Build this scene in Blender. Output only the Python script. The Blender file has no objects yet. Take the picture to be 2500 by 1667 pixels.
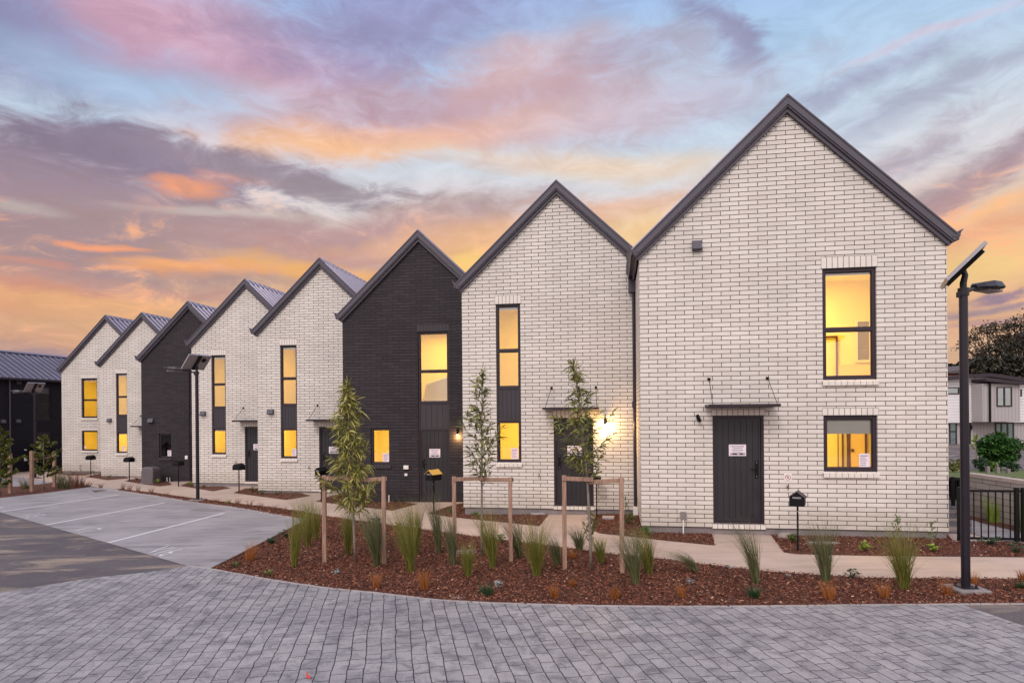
import bpy, math, random
from mathutils import Vector, Matrix, noise
from mathutils.geometry import tessellate_polygon
R = math.radians
rnd = random.Random(7)
scene = bpy.context.scene
COL = scene.collection

# ------------------------------------------------------------------ camera
FP = 1550.0            # focal length in photograph pixels (2500 wide)
ROLL = 0.0085
CXP, CYP = 1250.0, 1003.6
CAMH = 2.42
cam_d = bpy.data.cameras.new('camera')
cam_d.sensor_width = 36.0
cam_d.lens = FP / 2500 * 36.0
cam_d.shift_y = (CYP - 833.5) / 2500.0
cam_d.clip_end = 6000
cam = bpy.data.objects.new('camera', cam_d)
COL.objects.link(cam)
cam.matrix_world = Matrix.Translation((0, 0, CAMH)) @ Matrix.Rotation(R(90), 4, 'X') @ Matrix.Rotation(-ROLL, 4, 'Z')
scene.camera = cam

# ------------------------------------------------------------------ colour helpers
def c8(r, g, b, k=1.0):
    def f(v):
        v /= 255.0
        return (v / 12.92 if v <= .04045 else ((v + .055) / 1.055) ** 2.4) * k
    return (f(r), f(g), f(b), 1.0)

# ------------------------------------------------------------------ world: dusk sky with clouds
world = bpy.data.worlds.new('World')
scene.world = world
world.use_nodes = True
WN = world.node_tree
WN.nodes.clear()
def wn(t, **kw):
    n_ = WN.nodes.new(t)
    for k, v in kw.items():
        setattr(n_, k, v)
    return n_
def wl(a, b): WN.links.new(a, b)
def wmath(op, a, b=None, c=None, clamp=False):
    m = wn('ShaderNodeMath', operation=op); m.use_clamp = clamp
    for i, v in enumerate((a, b, c)):
        if v is None: continue
        if isinstance(v, (int, float)): m.inputs[i].default_value = v
        else: wl(v, m.inputs[i])
    return m.outputs[0]
tc = wn('ShaderNodeTexCoord')
sep = wn('ShaderNodeSeparateXYZ'); wl(tc.outputs['Generated'], sep.inputs[0])
az = wmath('ARCTAN2', sep.outputs[0], sep.outputs[1])
el = wmath('ARCSINE', sep.outputs[2])
comb = wn('ShaderNodeCombineXYZ'); wl(az, comb.inputs[0]); wl(el, comb.inputs[1])
mp = wn('ShaderNodeMapping'); mp.inputs['Scale'].default_value = (1.0, 2.3, 1.0); wl(comb.outputs[0], mp.inputs[0])
nz = wn('ShaderNodeTexNoise'); nz.inputs['Scale'].default_value = 3.2; nz.inputs['Detail'].default_value = 7
nz.inputs['Roughness'].default_value = .56; nz.inputs['Distortion'].default_value = .35
wl(mp.outputs[0], nz.inputs['Vector'])
nz2 = wn('ShaderNodeTexNoise'); nz2.inputs['Scale'].default_value = 12.0; nz2.inputs['Detail'].default_value = 9
nz2.inputs['Roughness'].default_value = .66; nz2.inputs['Distortion'].default_value = .6
wl(mp.outputs[0], nz2.inputs['Vector'])
vs = wn('ShaderNodeVectorMath', operation='SUBTRACT'); wl(nz.outputs['Color'], vs.inputs[0]); vs.inputs[1].default_value = (.5, .5, .5)
vm = wn('ShaderNodeVectorMath', operation='MULTIPLY'); wl(vs.outputs[0], vm.inputs[0]); vm.inputs[1].default_value = (.26, .085, 0)
va = wn('ShaderNodeVectorMath', operation='ADD'); wl(comb.outputs[0], va.inputs[0]); wl(vm.outputs[0], va.inputs[1])
wv = va.outputs[0]
# fine break-up of cloud edges
edge = wmath('MULTIPLY_ADD', nz2.outputs['Fac'], 2.3, -1.15)
# base gradient by elevation
sepw = wn('ShaderNodeSeparateXYZ'); wl(wv, sepw.inputs[0])
ramp = wn('ShaderNodeValToRGB')
wl(wmath('MULTIPLY', sepw.outputs[1], 1 / 1.5708, clamp=True), ramp.inputs[0])
def elf(py, x=0):
    return math.atan((1003 - py) / 1550)
stops = [(1003, (208, 158, 130)), (900, (214, 166, 132)), (800, (224, 174, 134)), (700, (236, 188, 140)), (600, (228, 196, 172)), (500, (218, 212, 215)),
         (400, (204, 214, 226)), (250, (182, 206, 230)), (130, (170, 200, 232)), (0, (156, 184, 228))]
er = ramp.color_ramp
while len(er.elements) > 1: er.elements.remove(er.elements[-1])
er.elements[0].position = 0; er.elements[0].color = c8(*stops[0][1])
for py, c_ in stops[1:]:
    e_ = er.elements.new(elf(py) / 1.5708); e_.color = c8(*c_)
e_ = er.elements.new(.75); e_.color = c8(176, 186, 226)
cur = ramp.outputs[0]
def wn_range(v, a, b, c, d):
    m = wn('ShaderNodeMapRange', interpolation_type='SMOOTHSTEP')
    for k_, q in (('From Min', a), ('From Max', b), ('To Min', c), ('To Max', d)): m.inputs[k_].default_value = q
    wl(v, m.inputs['Value']); return m.outputs[0]
def blob(px, py, rx, ry, col, s=.85, tilt=0, ed=1.0, soft=(.15, 1.15)):
    """cloud patch centred on a sky direction; sizes are angles"""
    global cur
    a0 = math.atan((px - 1250) / FP); e0 = math.atan((1003 - py) / FP * math.cos(a0))
    m = wn('ShaderNodeMapping', vector_type='TEXTURE')
    m.inputs['Location'].default_value = (a0, e0, 0)
    m.inputs['Rotation'].default_value = (0, 0, R(tilt))
    m.inputs['Scale'].default_value = (rx / FP * math.cos(a0) ** 2, ry / FP * math.cos(a0), 1)
    wl(wv, m.inputs[0])
    ln = wn('ShaderNodeVectorMath', operation='LENGTH'); wl(m.outputs[0], ln.inputs[0])
    d = wmath('MULTIPLY_ADD', edge, ed, ln.outputs['Value'])
    mr = wn('ShaderNodeMapRange', interpolation_type='SMOOTHSTEP')
    mr.inputs['From Min'].default_value = soft[1]; mr.inputs['From Max'].default_value = soft[0]
    mr.inputs['To Min'].default_value = 0; mr.inputs['To Max'].default_value = s
    wl(d, mr.inputs['Value'])
    mx = wn('ShaderNodeMixRGB'); wl(mr.outputs[0], mx.inputs[0]); wl(cur, mx.inputs[1]); mx.inputs[2].default_value = c8(*col)
    cur = mx.outputs[0]
W1 = (.0, 1.5)
SKY = [
 (60, 40, 480, 150, (128, 121, 166), .9, 0, .5, W1), (420, 150, 400, 100, (162, 155, 188), .8, -12, .5, W1),
 (480, 60, 480, 100, (214, 160, 180), .9, -14, .6, W1), (700, 120, 400, 80, (204, 162, 182), .75, -5, .6, W1),
 (1000, 70, 420, 110, (150, 143, 186), .85, 5, .6, W1), (450, 215, 480, 50, (170, 199, 228), .8, -4, .5, W1),
 (150, 255, 380, 50, (178, 201, 224), .7, 0, .5, W1), (1450, 110, 320, 90, (174, 193, 226), .5, 0, .5, W1),
 (860, 300, 430, 80, (226, 194, 198), .85, 8, .6, W1), (820, 345, 300, 46, (250, 194, 146), .95, 4, .8, (.0, 1.25)),
 (960, 320, 220, 34, (252, 192, 136), .75, 2, .8, W1),
 (1150, 235, 430, 56, (176, 145, 162), .9, 8, .7, W1), (1350, 262, 380, 80, (208, 170, 176), .8, 3, .6, W1),
 (1180, 315, 360, 34, (240, 186, 162), .75, 3, .7, W1), (1290, 165, 220, 50, (228, 192, 192), .6, 10, .6, W1),
 (1400, 400, 380, 40, (248, 216, 180), .8, -4, .6, W1), (1250, 400, 250, 26, (206, 186, 190), .4, 0, .6, W1),
 (60, 440, 560, 130, (148, 131, 152), .95, -3, .6, (.4, 1.3)), (330, 365, 430, 86, (140, 125, 147), .97, -5, .7, (.45, 1.2)),
 (620, 402, 300, 46, (156, 139, 154), .92, -3, .8, (.3, 1.25)), (260, 480, 560, 80, (154, 134, 149), .92, 0, .6, (.3, 1.35)),
 (440, 440, 150, 26, (246, 160, 116), 1.0, 4, .9, (.1, 1.1)), (570, 430, 150, 12, (210, 152, 142), .7, 4, .7, W1),
 (120, 590, 760, 130, (166, 139, 144), .94, 0, .45, (.35, 1.4)), (600, 570, 520, 90, (176, 149, 150), .88, -2, .7, (.2, 1.35)),
 (830, 462, 260, 30, (160, 145, 154), .88, -4, 1.1, (.15, 1.15)), (640, 512, 380, 12, (214, 202, 192), .6, 2, 1.2, W1), (40, 486, 90, 16, (206, 200, 190), .5, 0, .9, W1),
 (640, 620, 430, 52, (172, 143, 144), .85, -6, .6, W1),
 (950, 570, 430, 52, (192, 154, 154), .9, 3, .6, (.2, 1.35)), (1130, 515, 260, 36, (182, 153, 152), .78, 6, .8, W1),
 (820, 625, 320, 30, (196, 150, 142), .8, -4, .6, W1),
 (270, 604, 110, 13, (246, 160, 114), .95, 0, .8, (.1, 1.1)), (330, 655, 70, 9, (240, 164, 118), .9, 0, .7, (.1, 1.1)), (120, 645, 130, 11, (218, 148, 128), .7, 0, .7, W1),
 (490, 655, 220, 24, (240, 168, 114), .92, 3, .8, (.1, 1.2)), (400, 645, 80, 9, (250, 176, 116), .85, 3, .7, W1), (340, 700, 420, 18, (196, 148, 138), .75, -3, .7, W1),
 (60, 715, 460, 44, (230, 156, 122), .92, -4, .6, (.1, 1.3)), (330, 750, 520, 34, (232, 172, 120), .85, -6, .5, (.1, 1.4)), (120, 690, 300, 14, (206, 142, 126), .7, -3, .8, W1),
 (80, 820, 640, 70, (214, 162, 130), .95, 0, .4, W1), (500, 800, 420, 50, (222, 172, 126), .85, -4, .5, W1),
 (760, 665, 300, 36, (244, 180, 106), .92, -4, .7, (.1, 1.3)), (1110, 650, 220, 54, (248, 206, 112), 1.0, 20, .4, (.1, 1.3)), (1080, 600, 260, 28, (238, 180, 132), .8, 5, .6, W1),
 (1230, 565, 280, 34, (234, 182, 142), .8, 6, .6, W1), (1540, 570, 240, 70, (244, 202, 144), .9, 10, .5, W1), (1480, 505, 280, 32, (232, 180, 150), .7, 4, .6, W1),
 (1790, 95, 190, 48, (146, 143, 178), .9, -28, .7, (.15, 1.25)), (1540, 132, 150, 28, (174, 165, 188), .8, 6, .8, W1),
 (1780, 210, 260, 76, (184, 193, 214), .6, -20, .6, W1), (1600, 265, 380, 46, (202, 190, 208), .7, 6, .6, W1),
 (2270, 90, 200, 15, (222, 184, 196), .45, 10, .6, W1), (2150, 192, 250, 30, (166, 169, 196), .85, 8, .7, W1), (2320, 218, 380, 24, (166, 171, 196), .8, 10, .7, W1),
 (2140, 315, 320, 26, (186, 191, 206), .7, 12, .8, W1), (2230, 375, 250, 26, (178, 167, 182), .8, 22, .9, W1), (2100, 420, 240, 20, (188, 177, 184), .7, 20, .8, W1),
 (2470, 385, 130, 50, (168, 147, 162), .85, 20, .8, W1), (2330, 465, 330, 50, (170, 147, 156), .92, 18, .6, W1), (2260, 530, 260, 40, (188, 149, 148), .85, 20, .6, W1),
 (2480, 515, 220, 26, (250, 190, 132), .9, 12, .6, W1), (2440, 580, 330, 42, (238, 172, 130), .9, 8, .5, W1), (2420, 660, 330, 56, (244, 204, 132), .85, 0, .4, W1),
 (2450, 734, 160, 10, (152, 127, 146), .95, 4, .6, (.2, 1.2)), (2440, 756, 280, 13, (164, 139, 148), .9, 3, .6, (.2, 1.2)), (2360, 795, 170, 9, (182, 143, 144), .85, 2, .6, W1),
 (2420, 860, 300, 46, (214, 178, 146), .7, 0, .4, W1),
 (120, 868, 300, 24, (156, 137, 152), .9, 3, .6, (.2, 1.2)), (-200, 830, 400, 30, (168, 143, 148), .7, 0, .6, W1),
]
for b_ in SKY: blob(*b_)
# generic broken cloud where the photograph does not look (behind and to the sides)
fl = wmath('MULTIPLY', wn_range(nz2.outputs['Fac'], .5, .68, 0, 1), wmath('MULTIPLY', wn_range(nz.outputs['Fac'], .42, .56, 0, 1), wmath('MULTIPLY', wn_range(el, .02, .10, 0, 1), wn_range(el, .36, .24, 0, .75))))
mx = wn('ShaderNodeMixRGB'); wl(fl, mx.inputs[0]); wl(cur, mx.inputs[1]); mx.inputs[2].default_value = c8(250, 176, 124); cur = mx.outputs[0]
mod = wn('ShaderNodeMixRGB', blend_type='MULTIPLY'); mod.inputs[0].default_value = 1; wl(cur, mod.inputs[1])
mv = wn_range(nz2.outputs['Fac'], .3, .7, .90, 1.07); cbv = wn('ShaderNodeCombineXYZ'); [wl(mv, cbv.inputs[q_]) for q_ in range(3)]; wl(cbv.outputs[0], mod.inputs[2]); cur = mod.outputs[0]
gm = wn('ShaderNodeMapRange'); gm.inputs['From Min'].default_value = .45; gm.inputs['From Max'].default_value = .7; gm.inputs['To Max'].default_value = .6
wl(nz.outputs['Fac'], gm.inputs['Value'])
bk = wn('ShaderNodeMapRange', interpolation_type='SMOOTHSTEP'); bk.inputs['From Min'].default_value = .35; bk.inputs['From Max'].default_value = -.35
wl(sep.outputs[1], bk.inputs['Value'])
gmul = wmath('MULTIPLY', gm.outputs[0], bk.outputs[0])
mx = wn('ShaderNodeMixRGB'); wl(gmul, mx.inputs[0]); wl(cur, mx.inputs[1]); mx.inputs[2].default_value = c8(214, 200, 206); cur = mx.outputs[0]
# sky half behind the camera, brightened to an even overcast to light the facades
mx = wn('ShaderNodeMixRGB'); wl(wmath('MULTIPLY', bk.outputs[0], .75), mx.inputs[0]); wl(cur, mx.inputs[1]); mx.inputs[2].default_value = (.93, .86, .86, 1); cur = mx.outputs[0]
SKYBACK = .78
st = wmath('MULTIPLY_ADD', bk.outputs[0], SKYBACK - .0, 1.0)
hs_ = wn('ShaderNodeHueSaturation'); hs_.inputs['Saturation'].default_value = .97; hs_.inputs['Value'].default_value = 1.02; wl(cur, hs_.inputs['Color']); cur = hs_.outputs[0]
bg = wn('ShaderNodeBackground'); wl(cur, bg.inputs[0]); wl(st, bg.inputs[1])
sky = wn('ShaderNodeTexSky'); sky.sky_type = 'NISHITA'; sky.sun_disc = False
SUN_EL, SUN_AZ = R(42), R(205)
sky.sun_elevation = SUN_EL; sky.sun_rotation = SUN_AZ
bg2 = wn('ShaderNodeBackground'); wl(sky.outputs[0], bg2.inputs[0]); bg2.inputs[1].default_value = .002
ad = wn('ShaderNodeAddShader'); wl(bg.outputs[0], ad.inputs[0]); wl(bg2.outputs[0], ad.inputs[1])
wo = wn('ShaderNodeOutputWorld'); wl(ad.outputs[0], wo.inputs[0])
world.cycles.sampling_method = 'MANUAL'; world.cycles.sample_map_resolution = 512

# soft daylight from behind and to the left of the camera
sd = bpy.data.lights.new('sun', 'SUN'); sd.energy = 1.35; sd.angle = R(15); sd.color = (1.0, .93, .88)
sun = bpy.data.objects.new('sun', sd); COL.objects.link(sun)
dv = Vector((math.sin(SUN_AZ) * math.cos(SUN_EL), math.cos(SUN_AZ) * math.cos(SUN_EL), math.sin(SUN_EL)))
sun.rotation_euler = dv.to_track_quat('Z', 'Y').to_euler(); sun.location = (-8, -12, 20)

vsx = scene.view_settings
scene.display_settings.display_device = 'sRGB'
vsx.view_transform = 'Standard'; vsx.look = 'None'; vsx.exposure = 0.0; vsx.gamma = 1; vsx.use_curve_mapping = False
scene.cycles.use_denoising = True
scene.cycles.max_bounces = 8; scene.cycles.diffuse_bounces = 4; scene.cycles.glossy_bounces = 4; scene.cycles.transparent_max_bounces = 12
scene.cycles.sample_clamp_indirect = 8
scene.cycles.caustics_reflective = False; scene.cycles.caustics_refractive = False

# ------------------------------------------------------------------ measuring helpers
ca, sa = math.cos(ROLL), math.sin(ROLL)
def ray(px, py):
    dx, dy = px - CXP, py - CYP
    return (ca * dx - sa * dy) / FP, -(sa * dx + ca * dy) / FP
GK = -.021
def g(X, Y):
    return GK * max(0, min(60, (X - 2.5) * -.77 + (Y - 12.5) * .64))
def G(px, py, dz=0.0):
    """point of the sloping ground seen at this spot of the survey photograph"""
    a, b = ray(px, py)
    Y = (GK * (.77 * 2.5 - .64 * 12.5) - CAMH) / (b - GK * (-.77 * a + .64))
    if (a * Y - 2.5) * -.77 + (Y - 12.5) * .64 < 0: Y = -CAMH / b
    return Vector((a * Y, Y, g(a * Y, Y) + dz))
def at(px, py, Y):
    a, b = ray(px, py)
    return Vector((a * Y, Y, CAMH + b * Y))
def hgt(px, pyb, pyt):
    p = G(px, pyb); return (pyb - pyt) / FP * p.y

# ------------------------------------------------------------------ object helpers
class MB:
    def __init__(s): s.v = []; s.f = []
    def quad(s, a, b, c, d):
        n = len(s.v); s.v += [tuple(a), tuple(b), tuple(c), tuple(d)]; s.f.append((n, n + 1, n + 2, n + 3))
    def poly(s, pts):
        n = len(s.v); s.v += [tuple(p) for p in pts]; s.f.append(tuple(range(n, n + len(pts))))
    def box(s, x0, x1, y0, y1, z0, z1, M=None):
        n = len(s.v)
        P = [(x0, y0, z0), (x1, y0, z0), (x1, y1, z0), (x0, y1, z0), (x0, y0, z1), (x1, y0, z1), (x1, y1, z1), (x0, y1, z1)]
        if M is not None: P = [tuple(M @ Vector(p)) for p in P]
        s.v += P
        for f in ((0, 3, 2, 1), (4, 5, 6, 7), (0, 1, 5, 4), (1, 2, 6, 5), (2, 3, 7, 6), (3, 0, 4, 7)):
            s.f.append(tuple(n + i for i in f))
        return s
    def frame(s, x0, x1, z0, z1, w, y0, y1, wb=None, wt=None):
        wb = wb or w; wt = wt or w
        s.box(x0, x0 + w, y0, y1, z0, z1); s.box(x1 - w, x1, y0, y1, z0, z1)
        s.box(x0 + w, x1 - w, y0, y1, z0, z0 + wb); s.box(x0 + w, x1 - w, y0, y1, z1 - wt, z1)
        return s
    def prism(s, prof, fn, e0, e1):
        """closed 2D profile extruded between e0 and e1; fn(p, e) -> 3D"""
        n = len(s.v); k = len(prof)
        s.v += [tuple(fn(p, e0)) for p in prof] + [tuple(fn(p, e1)) for p in prof]
        for i in range(k):
            j = (i + 1) % k; s.f.append((n + i, n + j, n + k + j, n + k + i))
        s.f.append(tuple(n + i for i in range(k))[::-1]); s.f.append(tuple(n + k + i for i in range(k)))
        return s
    def tube(s, pts, rad, n=8, cap=True):
        pts = [Vector(p) for p in pts]
        if isinstance(rad, (int, float)): rad = [rad] * len(pts)
        b = len(s.v); up = None
        for i, p in enumerate(pts):
            d = (pts[min(i + 1, len(pts) - 1)] - pts[max(i - 1, 0)]).normalized()
            if up is None: up = Vector((0, 0, 1)) if abs(d.z) < .9 else Vector((1, 0, 0))
            x = d.cross(up).normalized(); y = d.cross(x).normalized(); up = (up - d * up.dot(d)).normalized()
            for k in range(n):
                a = 2 * math.pi * k / n
                s.v.append(tuple(p + (x * math.cos(a) + y * math.sin(a)) * rad[i]))
        for i in range(len(pts) - 1):
            for k in range(n):
                k2 = (k + 1) % n
                s.f.append((b + i * n + k, b + i * n + k2, b + (i + 1) * n + k2, b + (i + 1) * n + k))
        if cap:
            s.f.append(tuple(b + k for k in range(n))[::-1]); s.f.append(tuple(b + (len(pts) - 1) * n + k for k in range(n)))
        return s
    def build(s, name, mat, parent=None, smooth=False, bevel=0, label=None):
        me = bpy.data.meshes.new(name); me.from_pydata(s.v, [], s.f); me.update()
        if smooth:
            me.polygons.foreach_set('use_smooth', [True] * len(me.polygons))
        o = bpy.data.objects.new(name, me)
        if mat is not None: me.materials.append(mat)
        COL.objects.link(o)
        if parent is not None: o.parent = parent
        if bevel:
            m = o.modifiers.new('bevel', 'BEVEL'); m.width = bevel; m.segments = 2; m.limit_method = 'ANGLE'
        if label: o['label'] = label
        return o
def tag(o, label, cat, group=None):
    o['label'] = label; o['category'] = cat
    if group: o['group'] = group
    return o
def empty(name, loc, rz=0.0):
    o = bpy.data.objects.new(name, None); o.empty_display_size = .3; o.location = loc; o.rotation_euler = (0, 0, rz); COL.objects.link(o)
    return o
def copy_tree(o, parent=None):
    c = o.copy(); COL.objects.link(c)
    if parent is not None: c.parent = parent
    for ch in [x for x in o.children]:
        copy_tree(ch, c)
    return c
def structure(o): o['kind'] = 'structure'; return o

# ------------------------------------------------------------------ materials
MATS = {}
class NT:
    def __init__(s, name):
        s.m = bpy.data.materials.new(name); s.m.use_nodes = True; s.t = s.m.node_tree
        s.b = s.t.nodes['Principled BSDF']; s.out = s.t.nodes['Material Output']
    def n(s, t, **kw):
        x = s.t.nodes.new(t)
        for k, v in kw.items(): setattr(x, k, v)
        return x
    def l(s, a, b): s.t.links.new(a, b)
    def coord(s, kind='Object', scale=(1, 1, 1), rot=(0, 0, 0), loc=(0, 0, 0)):
        tc = s.n('ShaderNodeTexCoord'); m = s.n('ShaderNodeMapping')
        m.inputs['Scale'].default_value = scale; m.inputs['Rotation'].default_value = rot; m.inputs['Location'].default_value = loc
        s.l(tc.outputs[kind], m.inputs[0]); return m.outputs[0]
    def noise(s, vec, scale, detail=4, rough=.55, dist=0):
        x = s.n('ShaderNodeTexNoise'); x.inputs['Scale'].default_value = scale; x.inputs['Detail'].default_value = detail
        x.inputs['Roughness'].default_value = rough; x.inputs['Distortion'].default_value = dist
        s.l(vec, x.inputs['Vector']); return x
    def ramp(s, fac, stops):
        x = s.n('ShaderNodeValToRGB'); r = x.color_ramp
        while len(r.elements) > 1: r.elements.remove(r.elements[-1])
        r.elements[0].position = stops[0][0]; r.elements[0].color = stops[0][1]
        for p, c in stops[1:]:
            e = r.elements.new(p); e.color = c
        s.l(fac, x.inputs[0]); return x.outputs[0]
    def mix(s, fac, a, b, mode='MIX'):
        x = s.n('ShaderNodeMixRGB', blend_type=mode)
        for i, v in enumerate((fac, a, b)):
            if hasattr(v, 'is_linked'): s.l(v, x.inputs[i])
            else: x.inputs[i].default_value = v
        return x.outputs[0]
    def bump(s, h, strength=.3, dist=.01, prev=None):
        x = s.n('ShaderNodeBump'); x.inputs['Strength'].default_value = strength; x.inputs['Distance'].default_value = dist
        s.l(h, x.inputs['Height'])
        if prev is not None: s.l(prev, x.inputs['Normal'])
        return x.outputs[0]
def g1(v): return (v, v, v, 1)
def pm(name, col, rough=.6, metal=0.0, var=.12, vscale=3.0, bump=0.0, bscale=60, fine=0.0, spec=None, coat=0):
    if name in MATS: return MATS[name]
    t = NT(name); v = t.coord()
    nz_ = t.noise(v, vscale, 5)
    cc = t.ramp(nz_.outputs['Fac'], [(.3, tuple(c * (1 - var) for c in col[:3]) + (1,)), (.7, tuple(min(1, c * (1 + var)) for c in col[:3]) + (1,))])
    if fine:
        n2 = t.noise(v, bscale, 3)
        cc = t.mix(fine, cc, t.ramp(n2.outputs['Fac'], [(.35, g1(.25)), (.65, g1(1))]), 'MULTIPLY')
    t.l(cc, t.b.inputs['Base Color'])
    t.l(t.ramp(nz_.outputs['Fac'], [(.3, g1(max(0, rough - .07))), (.7, g1(min(1, rough + .07)))]), t.b.inputs['Roughness'])
    t.b.inputs['Metallic'].default_value = metal
    if spec is not None: t.b.inputs['Specular IOR Level'].default_value = spec
    if coat: t.b.inputs['Coat Weight'].default_value = coat
    if bump:
        t.l(t.bump(t.noise(v, bscale, 4).outputs['Fac'], bump, .004), t.b.inputs['Normal'])
    MATS[name] = t.m
    return t.m
def brick_mat(name, c1, c2, mortar, bw=.345, bh=.0862, ms=.0055, tint=None):
    t = NT(name)
    tcn = t.n('ShaderNodeTexCoord'); sp = t.n('ShaderNodeSeparateXYZ'); t.l(tcn.outputs['Object'], sp.inputs[0])
    ad_ = t.n('ShaderNodeMath', operation='ADD'); t.l(sp.outputs[0], ad_.inputs[0]); t.l(sp.outputs[1], ad_.inputs[1])
    cb = t.n('ShaderNodeCombineXYZ'); t.l(ad_.outputs[0], cb.inputs[0]); t.l(sp.outputs[2], cb.inputs[1])
    # slight unevenness of the laying
    wn_ = t.noise(tcn.outputs['Object'], 2.2, 2); vsb = t.n('ShaderNodeVectorMath', operation='MULTIPLY_ADD')
    t.l(wn_.outputs['Color'], vsb.inputs[0]); vsb.inputs[1].default_value = (.006, .005, 0); t.l(cb.outputs[0], vsb.inputs[2])
    br = t.n('ShaderNodeTexBrick'); t.l(vsb.outputs[0], br.inputs['Vector'])
    br.inputs['Scale'].default_value = 1; br.inputs['Brick Width'].default_value = bw; br.inputs['Row Height'].default_value = bh
    br.inputs['Mortar Size'].default_value = ms; br.inputs['Mortar Smooth'].default_value = .12; br.inputs['Bias'].default_value = 0
    br.offset = .5
    br.inputs['Color1'].default_value = c1; br.inputs['Color2'].default_value = c2; br.inputs['Mortar'].default_value = mortar
    ns = t.noise(tcn.outputs['Object'], .7, 5, .6)
    cc = t.mix(1.0, br.outputs['Color'], t.ramp(ns.outputs['Fac'], [(.3, g1(.88)), (.7, g1(1.05))]), 'MULTIPLY')
    nf = t.noise(tcn.outputs['Object'], 90, 3, .7)
    cc = t.mix(.35, cc, t.ramp(nf.outputs['Fac'], [(.3, g1(.82)), (.6, g1(1.02))]), 'MULTIPLY')
    # damp darkening and splash marks on the lowest courses, uneven in height
    zz = t.n('ShaderNodeMath', operation='MULTIPLY_ADD'); t.l(t.noise(tcn.outputs['Object'], 3.5, 4).outputs['Fac'], zz.inputs[0]); zz.inputs[1].default_value = -.5; t.l(sp.outputs[2], zz.inputs[2])
    cc = t.mix(1.0, cc, t.ramp(zz.outputs[0], [(0, (.88, .86, .83, 1)), (.22, g1(1))]), 'MULTIPLY')
    t.l(cc, t.b.inputs['Base Color']); t.b.inputs['Roughness'].default_value = .75; t.b.inputs['Specular IOR Level'].default_value = .25
    inv = t.n('ShaderNodeMath', operation='SUBTRACT'); inv.inputs[0].default_value = 1; t.l(br.outputs['Fac'], inv.inputs[1])
    bp = t.bump(inv.outputs[0], .9, .008)
    bp = t.bump(nf.outputs['Fac'], .12, .003, bp)
    t.l(bp, t.b.inputs['Normal'])
    return t.m
M = {}
M['brick_white'] = brick_mat('white_brick', (.63, .57, .52, 1), (.71, .65, .60, 1), (.034, .023, .018, 1), ms=.0058)
M['brick_dark'] = brick_mat('charcoal_brick', (.030, .024, .028, 1), (.042, .034, .038, 1), (.015, .012, .014, 1), ms=.006)
M['brick_navy'] = brick_mat('near_black_brick', (.008, .007, .012, 1), (.012, .010, .017, 1), (.018, .015, .02, 1), ms=.004)
M['brick_wallet'] = brick_mat('grey_block', (.34, .30, .28, 1), (.42, .37, .345, 1), (.09, .07, .065, 1), bw=.39, bh=.13, ms=.006)
M['soldier_w'] = pm('white_brick_face', (.67, .61, .555, 1), .7, var=.07, bump=.15, bscale=90)
M['soldier_d'] = pm('charcoal_brick_face', (.035, .028, .032, 1), .72, var=.12, bump=.15, bscale=90)
M['mortar'] = pm('mortar_dark', (.034, .023, .018, 1), .85)
M['concrete_plinth'] = pm('plinth_concrete', c8(132, 122, 122), .85, var=.2, vscale=2.5, bump=.5, bscale=35, fine=.4)
M['trim'] = pm('charcoal_metal', c8(82, 77, 86), .5, var=.06, spec=.3)
M['roof'] = pm('roof_steel', c8(108, 102, 120), .35, .3, var=.1, vscale=.8)
M['frame'] = pm('window_aluminium', c8(50, 40, 48), .4, var=.05, spec=.3)
M['door'] = pm('door_paint', c8(43, 40, 44), .42, spec=.35, var=.08, bump=.08, bscale=80)
M['panel'] = pm('cladding_paint', c8(62, 57, 62), .55, var=.06, spec=.25)
M['black'] = pm('black_metal', c8(14, 12, 14), .5, var=.1, spec=.2)
M['pole'] = pm('pole_paint', c8(32, 27, 36), .35, .0, var=.12, vscale=6, spec=.3)
M['steel'] = pm('galvanised_steel', c8(150, 146, 152), .35, .6, var=.1)
M['solar'] = pm('solar_glass', c8(40, 44, 60), .12, .2, var=.05, coat=.6)
M['panel_back'] = pm('panel_back_sheet', c8(140, 132, 136), .5, var=.08)
M['paper'] = pm('paper', c8(226, 212, 222), .7, var=.03)
M['ink'] = pm('ink', c8(45, 36, 42), .7, var=.02)
M['redink'] = pm('red_ink', c8(170, 45, 45), .6, var=.02)
M['whiteplastic'] = pm('white_plastic', c8(225, 220, 215), .45, var=.05)
M['blind'] = pm('blind_fabric', c8(205, 200, 190), .85, var=.05)
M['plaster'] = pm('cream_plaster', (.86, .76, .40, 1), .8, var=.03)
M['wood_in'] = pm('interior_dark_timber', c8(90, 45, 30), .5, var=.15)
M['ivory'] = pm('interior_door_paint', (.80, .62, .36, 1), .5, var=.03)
M['timber'] = None
M['path'] = None
def glass_mat(name, refl=.10, tintc=(1, 1, 1, 1)):
    t = NT(name); t.t.nodes.remove(t.b)
    tr = t.n('ShaderNodeBsdfTransparent'); tr.inputs[0].default_value = tintc
    gl = t.n('ShaderNodeBsdfGlossy'); gl.inputs['Roughness'].default_value = .0; gl.inputs[0].default_value = (1, 1, 1, 1)
    fr = t.n('ShaderNodeFresnel'); fr.inputs[0].default_value = 1.45
    # old-fashioned slight bow of the pane
    ml = t.n('ShaderNodeMath', operation='ADD'); t.l(fr.outputs[0], ml.inputs[0]); ml.inputs[1].default_value = refl; ml.use_clamp = True
    mx_ = t.n('ShaderNodeMixShader'); t.l(ml.outputs[0], mx_.inputs[0]); t.l(tr.outputs[0], mx_.inputs[1]); t.l(gl.outputs[0], mx_.inputs[2])
    t.l(mx_.outputs[0], t.out.inputs[0]); return t.m
M['glass'] = glass_mat('window_glass', .085)
M['glass_dark'] = glass_mat('dark_window_glass', .02, (.5, .5, .55, 1))
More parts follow.
